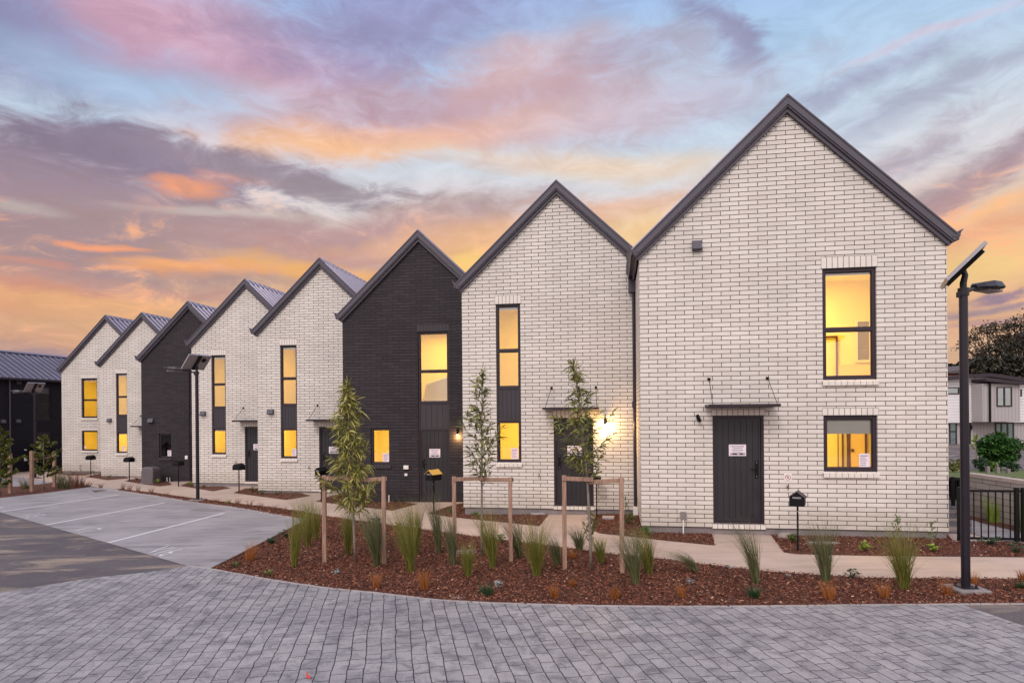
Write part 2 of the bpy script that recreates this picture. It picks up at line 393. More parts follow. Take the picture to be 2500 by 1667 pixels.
def emit(name, col, s):
    t = NT(name); t.b.inputs['Base Color'].default_value = col
    t.b.inputs['Emission Color'].default_value = col; t.b.inputs['Emission Strength'].default_value = s; return t.m
M['bulb'] = emit('warm_bulb', (1, .62, .22, 1), 18)

# timber with grain
t = NT('weathered_timber'); v = t.coord(scale=(18, 18, 1.3)); nn = t.noise(v, 3, 6, .6, .6)
t.l(t.ramp(nn.outputs['Fac'], [(.25, c8(104, 78, 66)), (.5, c8(150, 118, 100)), (.75, c8(178, 146, 126))]), t.b.inputs['Base Color'])
t.b.inputs['Roughness'].default_value = .8; t.l(t.bump(nn.outputs['Fac'], .4, .004), t.b.inputs['Normal']); M['timber'] = t.m
# grey fence palings
t = NT('grey_palings'); v = t.coord(scale=(8, 8, .6)); nn = t.noise(v, 3, 5, .6)
t.l(t.ramp(nn.outputs['Fac'], [(.3, c8(96, 88, 88)), (.7, c8(150, 140, 138))]), t.b.inputs['Base Color']); t.b.inputs['Roughness'].default_value = .85; M['paling'] = t.m

# paver (stamped stone) -------------------------------------------------
t = NT('stone_pavers')
wc = t.n('ShaderNodeTexCoord')
mpn = t.n('ShaderNodeMapping'); mpn.inputs['Rotation'].default_value = (0, 0, -R(90 + 10.8)); t.l(wc.outputs['Object'], mpn.inputs[0])
wv_ = t.noise(mpn.outputs[0], 2.6, 3, .5)
vma = t.n('ShaderNodeVectorMath', operation='MULTIPLY_ADD'); t.l(wv_.outputs['Color'], vma.inputs[0]); vma.inputs[1].default_value = (.09, .055, 0); t.l(mpn.outputs[0], vma.inputs[2])
wv2 = t.noise(mpn.outputs[0], 14, 2, .5)
vmb = t.n('ShaderNodeVectorMath', operation='MULTIPLY_ADD'); t.l(wv2.outputs['Color'], vmb.inputs[0]); vmb.inputs[1].default_value = (.02, .014, 0); t.l(vma.outputs[0], vmb.inputs[2])
br = t.n('ShaderNodeTexBrick'); t.l(vmb.outputs[0], br.inputs['Vector'])
br.inputs['Scale'].default_value = 1; br.inputs['Brick Width'].default_value = .235; br.inputs['Row Height'].default_value = .15
br.inputs['Mortar Size'].default_value = .0055; br.inputs['Mortar Smooth'].default_value = .3; br.offset = .42; br.squash = 1.45; br.squash_frequency = 3
br.inputs['Color1'].default_value = c8(141, 137, 138); br.inputs['Color2'].default_value = c8(156, 151, 151); br.inputs['Mortar'].default_value = c8(70, 66, 70)
big = t.noise(wc.outputs['Object'], .4, 6, .65)
cc = t.mix(1, br.outputs['Color'], t.ramp(big.outputs['Fac'], [(.3, (.80, .80, .84, 1)), (.5, g1(1)), (.7, (1.06, 1.03, 1.03, 1))]), 'MULTIPLY')
st_ = t.noise(wc.outputs['Object'], 4.5, 6, .7, .5)
cc = t.mix(.8, cc, t.ramp(st_.outputs['Fac'], [(.38, (.5, .5, .54, 1)), (.54, g1(1.05))]), 'MULTIPLY')
gr = t.noise(wc.outputs['Object'], 55, 4, .75)
cc = t.mix(.7, cc, t.ramp(gr.outputs['Fac'], [(.3, g1(.6)), (.55, g1(1.05))]), 'MULTIPLY')
mk = t.noise(t.coord(rot=(0, 0, R(18)), scale=(.25, 1.3, 1)), 1.0, 7, .7, .8)
cc = t.mix(.8, cc, t.ramp(mk.outputs['Fac'], [(.40, (.86, .85, .87, 1)), (.5, g1(1)), (.62, (1.07, 1.05, 1.03, 1))]), 'MULTIPLY')
# joints are dirty in some stretches and clean in others
jd = t.noise(wc.outputs['Object'], 1.7, 4, .6)
jm = t.n('ShaderNodeMath', operation='MULTIPLY'); t.l(br.outputs['Fac'], jm.inputs[0]); t.l(t.ramp(jd.outputs['Fac'], [(.36, g1(.08)), (.6, g1(.9))]), jm.inputs[1])
cc = t.mix(jm.outputs[0], cc, c8(34, 30, 36))
t.l(cc, t.b.inputs['Base Color']); t.b.inputs['Roughness'].default_value = .55
inv = t.n('ShaderNodeMath', operation='SUBTRACT'); inv.inputs[0].default_value = 1; t.l(br.outputs['Fac'], inv.inputs[1])
bp = t.bump(inv.outputs[0], .8, .012); bp = t.bump(t.noise(wc.outputs['Object'], 12, 6, .7).outputs['Fac'], .55, .012, bp); bp = t.bump(gr.outputs['Fac'], .3, .004, bp)
t.l(bp, t.b.inputs['Normal']); M['paver'] = t.m

# asphalt -----------------------------------------------------------------
t = NT('asphalt'); v = t.coord(); gr = t.noise(v, 34, 5, .9); bg_ = t.noise(v, .6, 5, .6)
cc = t.ramp(bg_.outputs['Fac'], [(.3, c8(76, 68, 72)), (.7, c8(95, 87, 89))])
dust = t.noise(t.coord(rot=(0, 0, R(25)), scale=(.55, 1.6, 1)), 1.1, 6, .65, .6)
cc = t.mix(t.ramp(dust.outputs['Fac'], [(.50, g1(0)), (.64, g1(.85))]), cc, c8(151, 133, 117))
cc = t.mix(.85, cc, t.ramp(gr.outputs['Fac'], [(.34, g1(.5)), (.62, g1(1.25))]), 'MULTIPLY')
t.l(cc, t.b.inputs['Base Color']); t.b.inputs['Roughness'].default_value = .85
t.l(t.bump(gr.outputs['Fac'], .7, .008), t.b.inputs['Normal']); M['asphalt'] = t.m

def concrete(name, ca_, cb_, streak=.6, rot=0, crack=True):
    t = NT(name); v = t.coord(); b1 = t.noise(v, .7, 6, .6); fi = t.noise(v, 45, 4, .7)
    cc = t.ramp(b1.outputs['Fac'], [(.3, ca_), (.7, cb_)])
    s1 = t.noise(t.coord(rot=(0, 0, rot), scale=(.35, 3.0, 1)), 2.0, 6, .7, 1.0)
    cc = t.mix(streak, cc, t.ramp(s1.outputs['Fac'], [(.40, g1(.66)), (.50, g1(1))]), 'MULTIPLY')
    cc = t.mix(.5, cc, t.ramp(fi.outputs['Fac'], [(.3, g1(.75)), (.6, g1(1.03))]), 'MULTIPLY')
    s3 = t.noise(t.coord(rot=(0, 0, rot + .15), scale=(.8, 5.5, 1)), 2.6, 8, .75, 1.6)
    cc = t.mix(streak, cc, t.ramp(s3.outputs['Fac'], [(.30, g1(.5)), (.385, g1(1))]), 'MULTIPLY')
    t.l(cc, t.b.inputs['Base Color']); t.b.inputs['Roughness'].default_value = .7
    t.l(t.bump(fi.outputs['Fac'], .25, .004), t.b.inputs['Normal']); return t.m
M['bay'] = concrete('pale_concrete', c8(136, 130, 131), c8(160, 153, 154), .95, R(20))
M['path'] = concrete('beige_concrete', c8(172, 150, 136), c8(192, 169, 154), .4, R(-10))
M['kerb'] = concrete('kerb_concrete', c8(153, 144, 144), c8(171, 162, 160), .2)
M['line'] = pm('road_paint', c8(214, 210, 210), .6, var=.1, vscale=12, fine=.25, bscale=50)

# bark mulch --------------------------------------------------------------
t = NT('bark_mulch'); v = t.coord(); a1 = t.noise(v, 38, 5, .8, 1.2); a2 = t.noise(v, 1.3, 4)
cc = t.ramp(a1.outputs['Fac'], [(.3, c8(36, 18, 12)), (.5, c8(90, 46, 28)), (.62, c8(126, 70, 44)), (.75, c8(152, 104, 76))])
cc = t.mix(.5, cc, t.ramp(a2.outputs['Fac'], [(.3, g1(.7)), (.7, g1(1.1))]), 'MULTIPLY')
t.l(cc, t.b.inputs['Base Color']); t.b.inputs['Roughness'].default_value = .85; t.l(t.bump(a1.outputs['Fac'], 1, .03), t.b.inputs['Normal']); M['mulch'] = t.m
t = NT('bark_chip'); gi = t.n('ShaderNodeNewGeometry')
cc = t.ramp(gi.outputs['Random Per Island'], [(0, c8(38, 18, 12)), (.4, c8(92, 46, 28)), (.75, c8(132, 72, 44)), (.95, c8(140, 86, 60)), (.98, c8(170, 130, 104)), (1, c8(196, 164, 138))])
t.l(cc, t.b.inputs['Base Color']); t.b.inputs['Roughness'].default_value = .7; M['chip'] = t.m

# foliage -----------------------------------------------------------------
def leaf_mat(name, cols, rough=.45, trans=.25):
    t = NT(name); gi = t.n('ShaderNodeNewGeometry')
    k = len(cols)
    cc = t.ramp(gi.outputs['Random Per Island'], [(i / (k - 1) if k > 1 else 0, c8(*c)) for i, c in enumerate(cols)])
    t.l(cc, t.b.inputs['Base Color']); t.b.inputs['Roughness'].default_value = rough
    tl = t.n('ShaderNodeBsdfTranslucent'); t.l(cc, tl.inputs[0]); mx_ = t.n('ShaderNodeMixShader'); mx_.inputs[0].default_value = trans
    t.l(t.b.outputs[0], mx_.inputs[1]); t.l(tl.outputs[0], mx_.inputs[2]); t.l(mx_.outputs[0], t.out.inputs[0]); return t.m
M['leaf_olive'] = leaf_mat('olive_leaf', [(66, 72, 28), (114, 114, 46), (158, 150, 70), (202, 190, 116)])
M['leaf_deep'] = leaf_mat('deep_green_leaf', [(50, 58, 24), (88, 94, 40), (124, 124, 56), (164, 158, 90)])
M['leaf_dark'] = leaf_mat('dark_tree_leaf', [(28, 27, 18), (46, 44, 30), (70, 63, 44)], .6, .1)
M['leaf_green'] = leaf_mat('fresh_green_leaf', [(22, 48, 14), (40, 80, 22), (78, 120, 40)])
M['leaf_kow'] = leaf_mat('small_olive_leaf', [(54, 62, 26), (92, 98, 42), (138, 138, 66)])
M['leaf_shrub'] = leaf_mat('shrub_leaf', [(56, 84, 34), (86, 116, 46), (130, 150, 66)])
M['leaf_shrubdark'] = leaf_mat('dark_shrub_leaf', [(30, 52, 32), (46, 74, 44), (70, 96, 56)])
M['leaf_lime'] = leaf_mat('lime_leaf', [(100, 130, 40), (140, 160, 56), (168, 180, 80)])
M['silver'] = leaf_mat('silver_leaf', [(140, 150, 150), (176, 184, 184), (204, 208, 206)])
M['grass_blade'] = leaf_mat('green_grass_blade', [(70, 80, 26), (104, 112, 42), (136, 134, 62), (160, 138, 78)], .5, .3)
M['grass_blue'] = leaf_mat('grey_green_grass_blade', [(58, 68, 46), (86, 94, 62), (120, 120, 80), (150, 138, 98)], .5, .3)
M['grass_orange'] = leaf_mat('orange_grass_blade', [(120, 66, 32), (160, 92, 44), (190, 122, 64), (130, 96, 50)], .5, .3)
M['grass_brown'] = leaf_mat('brown_grass_blade', [(90, 60, 48), (124, 84, 64), (150, 108, 84)], .5, .3)
M['lawn'] = pm('lawn_green', c8(92, 104, 46), .9, var=.35, vscale=3, bump=.8, bscale=30, fine=.5)
M['bark'] = pm('grey_bark', c8(122, 110, 98), .85, var=.3, vscale=14, bump=.5, bscale=50)
M['bark_dark'] = pm('dark_bark', c8(82, 68, 58), .9, var=.3, vscale=8)

# ================================================================== BUILDINGS
TH = R(9.16)
UX = Vector((math.cos(TH), -math.sin(TH), 0)); NX = Vector((math.sin(TH), math.cos(TH), 0))
def wall_mesh(W, holes, heave, peak, D, rev=.10, right_h=None, z0=0.0, back=True):
    """front wall with openings, gable above, side and back walls; holes = (x0,x1,z0,z1)"""
    m = MB()
    xs = sorted(set([0, W] + [v for h in holes for v in h[:2]])); zs = sorted(set([z0, heave] + [v for h in holes for v in h[2:]]))
    for i in range(len(xs) - 1):
        for j in range(len(zs) - 1):
            cx, cz = (xs[i] + xs[i + 1]) / 2, (zs[j] + zs[j + 1]) / 2
            if any(h[0] < cx < h[1] and h[2] < cz < h[3] for h in holes): continue
            m.quad((xs[i], 0, zs[j]), (xs[i + 1], 0, zs[j]), (xs[i + 1], 0, zs[j + 1]), (xs[i], 0, zs[j + 1]))
    rh = heave if right_h is None else right_h
    if peak:
        m.poly([(0, 0, heave), (W, 0, heave)] + ([(W, 0, rh)] if rh > heave + .01 else []) + [(peak[0], 0, peak[1])])
    for x0, x1, a, b in holes:
        m.quad((x0, 0, a), (x0, 0, b), (x0, rev, b), (x0, rev, a)); m.quad((x1, 0, b), (x1, 0, a), (x1, rev, a), (x1, rev, b))
        m.quad((x0, 0, b), (x1, 0, b), (x1, rev, b), (x0, rev, b)); m.quad((x1, 0, a), (x0, 0, a), (x0, rev, a), (x1, rev, a))
    m.quad((0, D, z0), (0, 0, z0), (0, 0, heave), (0, D, heave))
    m.quad((W, 0, z0), (W, D, z0), (W, D, rh), (W, 0, rh))
    pts = [(W, D, z0), (0, D, z0), (0, D, heave)] + ([(peak[0], D, peak[1])] if peak else []) + [(W, D, rh)]
    m.poly(pts)
    return m
def soldier(x0, x1, z0, z1, par, mat, y=-.004, name='lintel_course', pitch=.098, depth=.05):
    m = MB(); n = max(2, round((x1 - x0) / pitch)); p = (x1 - x0) / n
    for i in range(n):
        a = x0 + i * p
        m.box(a + .005, a + p - .005, y, depth, z0 + .006, z1 - .006)
    o = m.build(name, mat, par, bevel=.0)
    b = MB().box(x0, x1, -.0015, depth - .01, z0, z1).build('mortar_bed', M['mortar'] if mat is M['soldier_w'] else M['soldier_dm'], o)
    return o
M['soldier_dm'] = pm('charcoal_mortar', (.016, .013, .015, 1), .85)
def sill(x0, x1, z1, par, mat, h=.105):
    m = MB(); n = max(2, round((x1 - x0) / .112)); p = (x1 - x0) / n
    for i in range(n):
        a = x0 + i * p
        m.prism([(-.045, z1 - h), (-.045, z1 - .026), (.04, z1 - .004), (.04, z1 - h)], lambda q, e: (e, q[0], q[1]), a + .004, a + p - .004)
    o = m.build('sill_course', mat, par)
    MB().prism([(-.035, z1 - h + .004), (-.035, z1 - .034), (.038, z1 - .012), (.038, z1 - h + .004)], lambda q, e: (e, q[0], q[1]), x0 + .004, x1 - .004).build('mortar_bed', M['mortar'] if mat is M['soldier_w'] else M['soldier_dm'], o)
    return o
def build_multi(name, parts, par):
    """one mesh from several MBs, each keeping its own material"""
    v, f, mi = [], [], []
    for i, (m_, _) in enumerate(parts):
        n = len(v); v += m_.v; f += [tuple(n + k for k in q) for q in m_.f]; mi += [i] * len(m_.f)
    me = bpy.data.meshes.new(name); me.from_pydata(v, [], f); me.update()
    for _, mt in parts: me.materials.append(mt)
    me.polygons.foreach_set('material_index', mi)
    o = bpy.data.objects.new(name, me); COL.objects.link(o); o.parent = par
    return o
def notice_lines(par, x0, x1, z0, z1, y, rows, foot=False, red=False, seed=0):
    """sheet of paper with rows of print too small to read in the photograph"""
    r = random.Random(seed)
    parts = [(MB().box(x0, x1, y - .002, y, z0, z1), M['paper'])]
    W, H = x1 - x0, z1 - z0
    m = MB()
    lo = .26 if foot else .06
    for i in range(rows):
        zc = z1 - H * (.12 + (1 - .12 - lo) * (i + .3) / rows)
        hh = H * (1 - lo) / rows * (.27 if i else .36)
        wd = W * (.78 if i == 0 else r.uniform(.5, .72))
        xa = x0 + (W - wd) / 2 if foot else x0 + W * .1
        x = xa
        while x < xa + wd:
            w = W * r.uniform(.035, .11)
            m.box(x, min(x + w, xa + wd), y - .0032, y - .0022, zc - hh / 2, zc + hh / 2); x += w + W * .022
    parts.append((m, M['redink'] if red else M['ink']))
    if foot:
        parts.append((MB().box(x0 + W * .09, x1 - W * .07, y - .0034, y - .0021, z0 + H * .09, z0 + H * .25), M['ink']))
        mm = MB()
        for q in (.14, .48, .55, .84):
            mm.box(x0 + W * q, x0 + W * (q + .06), y - .0046, y - .0036, z0 + H * .13, z0 + H * .21)
        parts.append((mm, M['paper']))
    return build_multi('notice', parts, par)
def room(par, x0, x1, z0, z1, hole, lamp_w, depth=2.4, col=(1, .65, .13), y0=.115, mat=None):
    m = MB(); y1 = depth
    m.quad((x0, y1, z0), (x1, y1, z0), (x1, y1, z1), (x0, y1, z1))
    m.quad((x0, y0, z0), (x0, y1, z0), (x0, y1, z1), (x0, y0, z1)); m.quad((x1, y1, z0), (x1, y0, z0), (x1, y0, z1), (x1, y1, z1))
    m.quad((x0, y0, z1), (x0, y1, z1), (x1, y1, z1), (x1, y0, z1)); m.quad((x0, y0, z0), (x1, y0, z0), (x1, y1, z0), (x0, y1, z0))
    a, b, c, d = hole
    m.quad((x0, y0, z0), (a, y0, z0), (a, y0, z1), (x0, y0, z1)); m.quad((b, y0, z0), (x1, y0, z0), (x1, y0, z1), (b, y0, z1))
    m.quad((a, y0, z0), (b, y0, z0), (b, y0, c), (a, y0, c)); m.quad((a, y0, d), (b, y0, d), (b, y0, z1), (a, y0, z1))
    o = m.build('interior_room', mat or M['plaster'], par)
    if lamp_w:
        ld = bpy.data.lights.new('ceiling_lamp', 'AREA'); ld.energy = lamp_w * 2.6; ld.size = .5; ld.color = col
        lo = bpy.data.objects.new('ceiling_lamp', ld); COL.objects.link(lo); lo.parent = o
        lo.location = ((x0 + x1) / 2, (y0 + y1) / 2, z1 - .04)
    return o
def interior_bits(o, x0, x1, zf, kind, seed):
    r = random.Random(seed); c = (x0 + x1) / 2
    if kind == 'door':
        a = c + r.uniform(-.25, .1)
        MB().box(a, a + .8, 2.33, 2.39, zf, zf + 2.02).build('interior_door', M['ivory'], o)
        MB().box(a - .05, a - .003, 2.32, 2.39, zf, zf + 2.06).build('interior_door_edge', M['wood_in'], o)
    elif kind == 'shelf':
        MB().box(c - .1, c + .9, 1.9, 2.38, zf + .85, zf + .9).build('interior_bench', M['ivory'], o)
        MB().box(c + .0, c + .9, 2.0, 2.38, zf, zf + .845).build('interior_cupboard', M['wood_in'], o)
    elif kind == 'bed':
        m = MB(); m.prism([(c - .7, zf), (c + .9, zf), (c + .8, zf + .75), (c + .1, zf + 1.0), (c - .5, zf + .8)], lambda p, e: (p[0], e, p[1]), .9, 1.5)
        m.build('interior_bedding', M['blind'], o, bevel=.06)
def window(par, x0, x1, z0, z1, bars=(), lit=True, sw=.055, notice=None, seed=0, blind=None, room_box=None, lamp=14, frame_mat=None, glass=None):
    fm = frame_mat or M['frame']
    fr = MB().frame(x0, x1, z0, z1, sw, .045, .105)
    zs = [z0 + sw] + [v for b in bars for v in (b - .03, b + .03)] + [z1 - sw]
    for b in bars: fr.box(x0 + sw, x1 - sw, .05, .10, b - .03, b + .03)
    # thin inner sash round each light
    for i in range(0, len(zs), 2):
        fr.frame(x0 + sw, x1 - sw, zs[i], zs[i + 1], .018, .068, .098)
    o = fr.build('window', fm, par, bevel=.003)
    gl = glass or (M['glass'] if lit else M['glass_dark'])
    for i in range(0, len(zs), 2):
        pn_ = MB(); pn_.quad((x0 + sw + .01, .083, zs[i] + .01), (x1 - sw - .01, .083, zs[i] + .01), (x1 - sw - .01, .083, zs[i + 1] - .01), (x0 + sw + .01, .083, zs[i + 1] - .01)); pn_.build('pane', gl, o)
    if notice:
        a, b, c, d = notice; notice_lines(o, a, b, c, d, .0785, 6, seed=seed, red=(seed % 3 == 2))
    if blind:
        MB().box(x0 + sw + .01, x1 - sw - .01, .108, .112, blind, z1 - sw).build('roller_blind', M['blind'], o)
    if room_box:
        a, b, c, d = room_box
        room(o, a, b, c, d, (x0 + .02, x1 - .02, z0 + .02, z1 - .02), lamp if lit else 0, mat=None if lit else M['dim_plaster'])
    return o
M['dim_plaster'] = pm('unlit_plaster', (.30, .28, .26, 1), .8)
def door(par, x0, x1, z0, z1, hs=1, notice=None, boards=7, seed=0):
    o = MB().frame(x0, x1, z0, z1, .05, .035, .105, wb=.04).build('door', M['frame'], par, bevel=.003)
    m = MB(); a, b = x0 + .055, x1 - .055; lo, hi = z0 + .045, z1 - .055
    m.box(a, b, .075, .10, lo, hi)
    st_ = .035; m.box(a, a + st_, .06, .076, lo, hi); m.box(b - st_, b, .06, .076, lo, hi); m.box(a + st_, b - st_, .06, .076, hi - .05, hi); m.box(a + st_, b - st_, .06, .076, lo, lo + .06)
    n = boards; w = (b - a - 2 * st_) / n
    for i in range(n):
        m.box(a + st_ + i * w + .0045, a + st_ + (i + 1) * w - .0045, .063, .076, lo + .06, hi - .05)
    leaf = m.build('door_leaf', M['door'], o, bevel=.0015)
    hx = b - .075 if hs > 0 else a + .075
    h = MB(); h.box(hx - .03, hx + .03, .048, .062, z0 + .88, z0 + 1.22); h.box(hx - .012, hx + .012, .012, .05, z0 + 1.045, z0 + 1.069)
    s2 = -1 if hs > 0 else 1
    h.box(min(hx, hx + s2 * .12), max(hx, hx + s2 * .12), .008, .022, z0 + 1.047, z0 + 1.067)
    h.build('handle', M['black'], o, bevel=.003)
    for zz in (.915, 1.185): MB().tube([(hx, .049, z0 + zz), (hx, .044, z0 + zz)], .009, 8).build('lock_cylinder', M['steel'], o)
    if notice:
        a, b, c, d = notice; notice_lines(o, a, b, c, d, .0605, 4, foot=True, seed=seed)
    return o
def cladding(par, x0, x1, z0, z1):
    m = MB(); m.box(x0, x1, .075, .10, z0, z1); n = 5; w = (x1 - x0 - .09) / n
    m.frame(x0, x1, z0, z1, .045, .045, .076, wb=.012, wt=.012)
    for i in range(n):
        m.box(x0 + .045 + i * w + .004, x0 + .045 + (i + 1) * w - .004, .062, .0755, z0 + .012, z1 - .012)
    return m.build('cladding_panel', M['panel'], par, bevel=.0015)
def canopy(par, x0, x1, z, anch, D=.5, flare=(.11, .03)):
    m = MB(); m.box(x0, x1, -D, -.002, z, z + .018); m.box(x0, x1, -D - .012, -D, z - .014, z + .036); m.box(x0 - .01, x0, -D, -.002, z - .012, z + .03); m.box(x1, x1 + .01, -D, -.002, z - .012, z + .03)
    o = m.build('door_canopy', M['frame'], par)
    for ax, bx in ((anch[0], anch[0] - flare[0]), (anch[1], anch[1] + flare[1])):
        r = MB()
        r.tube([(ax, -.03, anch[2]), (bx, -D + .05, z + .03)], .006, 6)
        r.tube([(ax, -.0, anch[2]), (ax, -.045, anch[2])], .022, 8); r.box(ax - .028, ax + .028, -.008, 0, anch[2] - .028, anch[2] + .028)
        r.build('stay_rod', M['black'], o)
    return o
def vent(par, x0, x1, z0, z1):
    m = MB(); m.prism([(0, z0), (-.10, z0), (-.12, z0 + .02), (-.055, z1), (0, z1)], lambda q, e: (e, q[0], q[1]), x0, x1)
    return m.build('vent_hood', M['trim'], par, bevel=.003)
def wall_light(par, x, z, power, tilt=0, glow=True):
    m = MB(); m.tube([(x, -.085, z - .075), (x, -.085, z + .075)], .032, 14); m.box(x - .03, x + .03, -.012, 0, z - .03, z + .03); m.box(x - .012, x + .012, -.06, -.01, z - .012, z + .012)
    o = m.build('wall_light', M['black'], par, smooth=False)
    if tilt: o.rotation_euler = (0, tilt, 0); o.location = Vector((x, 0, z)) - Matrix.Rotation(tilt, 3, 'Y') @ Vector((x, 0, z))
    if glow:
        MB().tube([(x, -.085, z - .105), (x, -.085, z - .0755)], [.018, .024], 12).build('bulb', M['bulb'], o)
        ld = bpy.data.lights.new('bulb_light', 'POINT'); ld.energy = power; ld.color = (1, .60, .22); ld.shadow_soft_size = .02
        lo = bpy.data.objects.new('bulb_light', ld); COL.objects.link(lo); lo.parent = o; lo.location = (x, -.085, z - .15)
    return o
def meter_box(par, x0, x1, z0, z1, d=.05, mat=None, name='meter_box'):
    m = MB(); m.box(x0, x1, -d, 0, z0, z1); m.box(x0 + .25 * (x1 - x0), x1 - .25 * (x1 - x0), -d - .006, -d, z0 + .3 * (z1 - z0), z1 - .3 * (z1 - z0))
    return m.build(name, mat or M['whiteplastic'], par, bevel=.004)
def tap(par, x, z):
    m = MB(); m.tube([(x, 0, z), (x, -.07, z), (x - .005, -.10, z - .04)], .009, 8); m.tube([(x, -.05, z), (x, -.05, z + .035)], .006, 6); m.box(x - .03, x + .03, -.056, -.044, z + .03, z + .042)
    return m.build('garden_tap', M['bark_dark'], par)
def downpipe(par, x, z0, z1, y=-.07, r=.036, collar=None, mat=None):
    m = MB(); m.tube([(x, y, z0), (x, y, z1)], r, 12)
    for zz in (collar or []): m.box(x - r - .018, x + r + .018, y - r - .014, 0, zz - .07, zz + .07)
    return m.build('downpipe', mat or M['frame'], par, smooth=False)
def roof_parts(par, W, S, heave, D, xr, left_gut=True, right_full=False, gutlen=2.6, right_cut=None, ribp=.34):
    """steep metal roof on the wall of width W with ridge at W/2; xr = where the right slope stops"""
    q = math.sqrt(1 + S * S); off = .30; ap = W / 2
    zl = lambda x: heave + off + S * x
    zr = lambda x: heave + off + S * (W - x)
    m = MB(); y0, y1 = -.115, D + .12; th = .05
    def slope(xa, za, xb, zb):
        m.prism([(xa, za - .02), (xb, zb - .02), (xb, zb - .02 - th), (xa, za - .02 - th)], lambda p, e: (p[0], e, p[1]), y0, y1)
        y = y0 + .1
        while y < y1:
            w = .04
            a = [(xa, y - w, za - .02), (xa, y + w, za - .02), (xb, y + w, zb - .02), (xb, y - w, zb - .02)]
            b = [(xa, y - w * .5, za + .06), (xa, y + w * .5, za + .06), (xb, y + w * .5, zb + .06), (xb, y - w * .5, zb + .06)]
            m.quad(b[0], b[1], b[2], b[3]); m.quad(a[0], b[0], b[3], a[3]); m.quad(a[1], a[2], b[2], b[1]); m.quad(a[0], a[1], b[1], b[0])
            y += ribp
    xl = -.16
    slope(xl, zl(xl), ap, zl(ap)); slope(xr, zr(xr), ap, zr(ap))
    o = m.build('roof', M['roof'], par)
    rc = MB(); w = .16
    for s in (-1, 1):
        rc.prism([(ap, zl(ap) + .03), (ap + s * w, zl(ap) + .03 - S * w), (ap + s * w, zl(ap) - .0 - S * w), (ap, zl(ap) - .0)], lambda p, e: (p[0], e, p[1]), y0 - .012, y1)
    rc.build('ridge_cap', M['roof'], o)
    bm_ = MB()
    d = (1 / q, S / q); nn = (-S / q, 1 / q)
    def strip(o1, o2, ya, yb, e0=.02):
        P = []
        for oo in (o1, o2): P.append((nn[0] * oo - d[0] * e0, heave + nn[1] * oo - d[1] * e0))
        E = [(ap, heave + S * ap + oo * q) for oo in (o2, o1)]
        bm_.prism([P[0], P[1], E[0], E[1]], lambda p, e: (p[0], e, p[1]), ya, yb)
        if right_cut is None:
            P2 = [(W - p[0], p[1]) for p in P]
        else:
            P2 = [(right_cut, heave + S * (W - right_cut) + oo * q) for oo in (o1, o2)]
        bm_.prism([P2[0], P2[1], E[0], E[1]], lambda p, e: (p[0], e, p[1]), ya, yb)
    strip(.088, .212, -.14, -.0022); strip(.06, .088, -.118, -.002); strip(.0, .06, -.075, -.0018)
    strip(.196, .224, -.156, -.1405)
    bm_.build('bargeboard', M['trim'], o, bevel=.002)
    def gutter(xo, sgn, ln):
        gt = MB()
        z = heave + .14
        pr = [(0, -.02), (-.12, -.02), (-.14, .055), (-.19, .13), (-.14, .10), (-.115, .02), (0, .02)]
        gt.prism([(xo + sgn * p[0], z + p[1]) for p in pr], lambda p, e: (p[0], e, p[1]), -.15, ln)
        gt.prism([(xo + sgn * p[0], z + p[1] - .11) for p in ((0, 0), (-.05, 0), (-.05, .11), (0, .11))], lambda p, e: (p[0], e, p[1]), .0, ln)
        gt.build('gutter', M['trim'], o)
    gutter(-.03, 1, gutlen)
    if right_full: gutter(W + .03, -1, D)
    return o

HB = {1: (2.537, 12.54, .138), 2: (-1.204, 15.5, .086), 3: (-4.935, 18.55, -.188), 4: (-8.656, 21.6, -.21),
      5: (-12.428, 24.65, -.248), 6: (-16.08, 27.55, -.561), 7: (-19.859, 30.65, -.53), 8: (-24.041, 33.9, -.567)}
def span(k):
    a = Vector(HB[k]); b = Vector(HB[k - 1]); return (b - a).dot(UX)
HEAVE = 5.25; DEPTH = 9.0
GR = 'gabled row houses stepping back along the path'
HLAB = {
 1: 'largest and nearest white brick gabled house, at the right end of the row',
 2: 'white brick gabled house with the glowing wall lamp, directly left of the largest house',
 3: 'nearest black brick gabled house, its door and tall window in one column',
 4: 'white brick gabled house directly left of the nearest black house',
 5: 'white brick gabled house behind the middle street lamp, right of the farther black house',
 6: 'farther black brick gabled house with the grey bin at its foot',
 7: 'narrow white brick gabled house directly left of the farther black house',
 8: 'farthest white brick gabled house at the left end of the row'}
def base_house(k):
    h = empty('row_house', HB[k], -TH); tag(h, HLAB[k], 'house', GR); return h
def plinth(par, W, top=0.0):
    return MB().box(.03, W - .0 if W < 5 else W - .03, .03, DEPTH - .05, -.45, top - .001).build('plinth', M['concrete_plinth'], par)

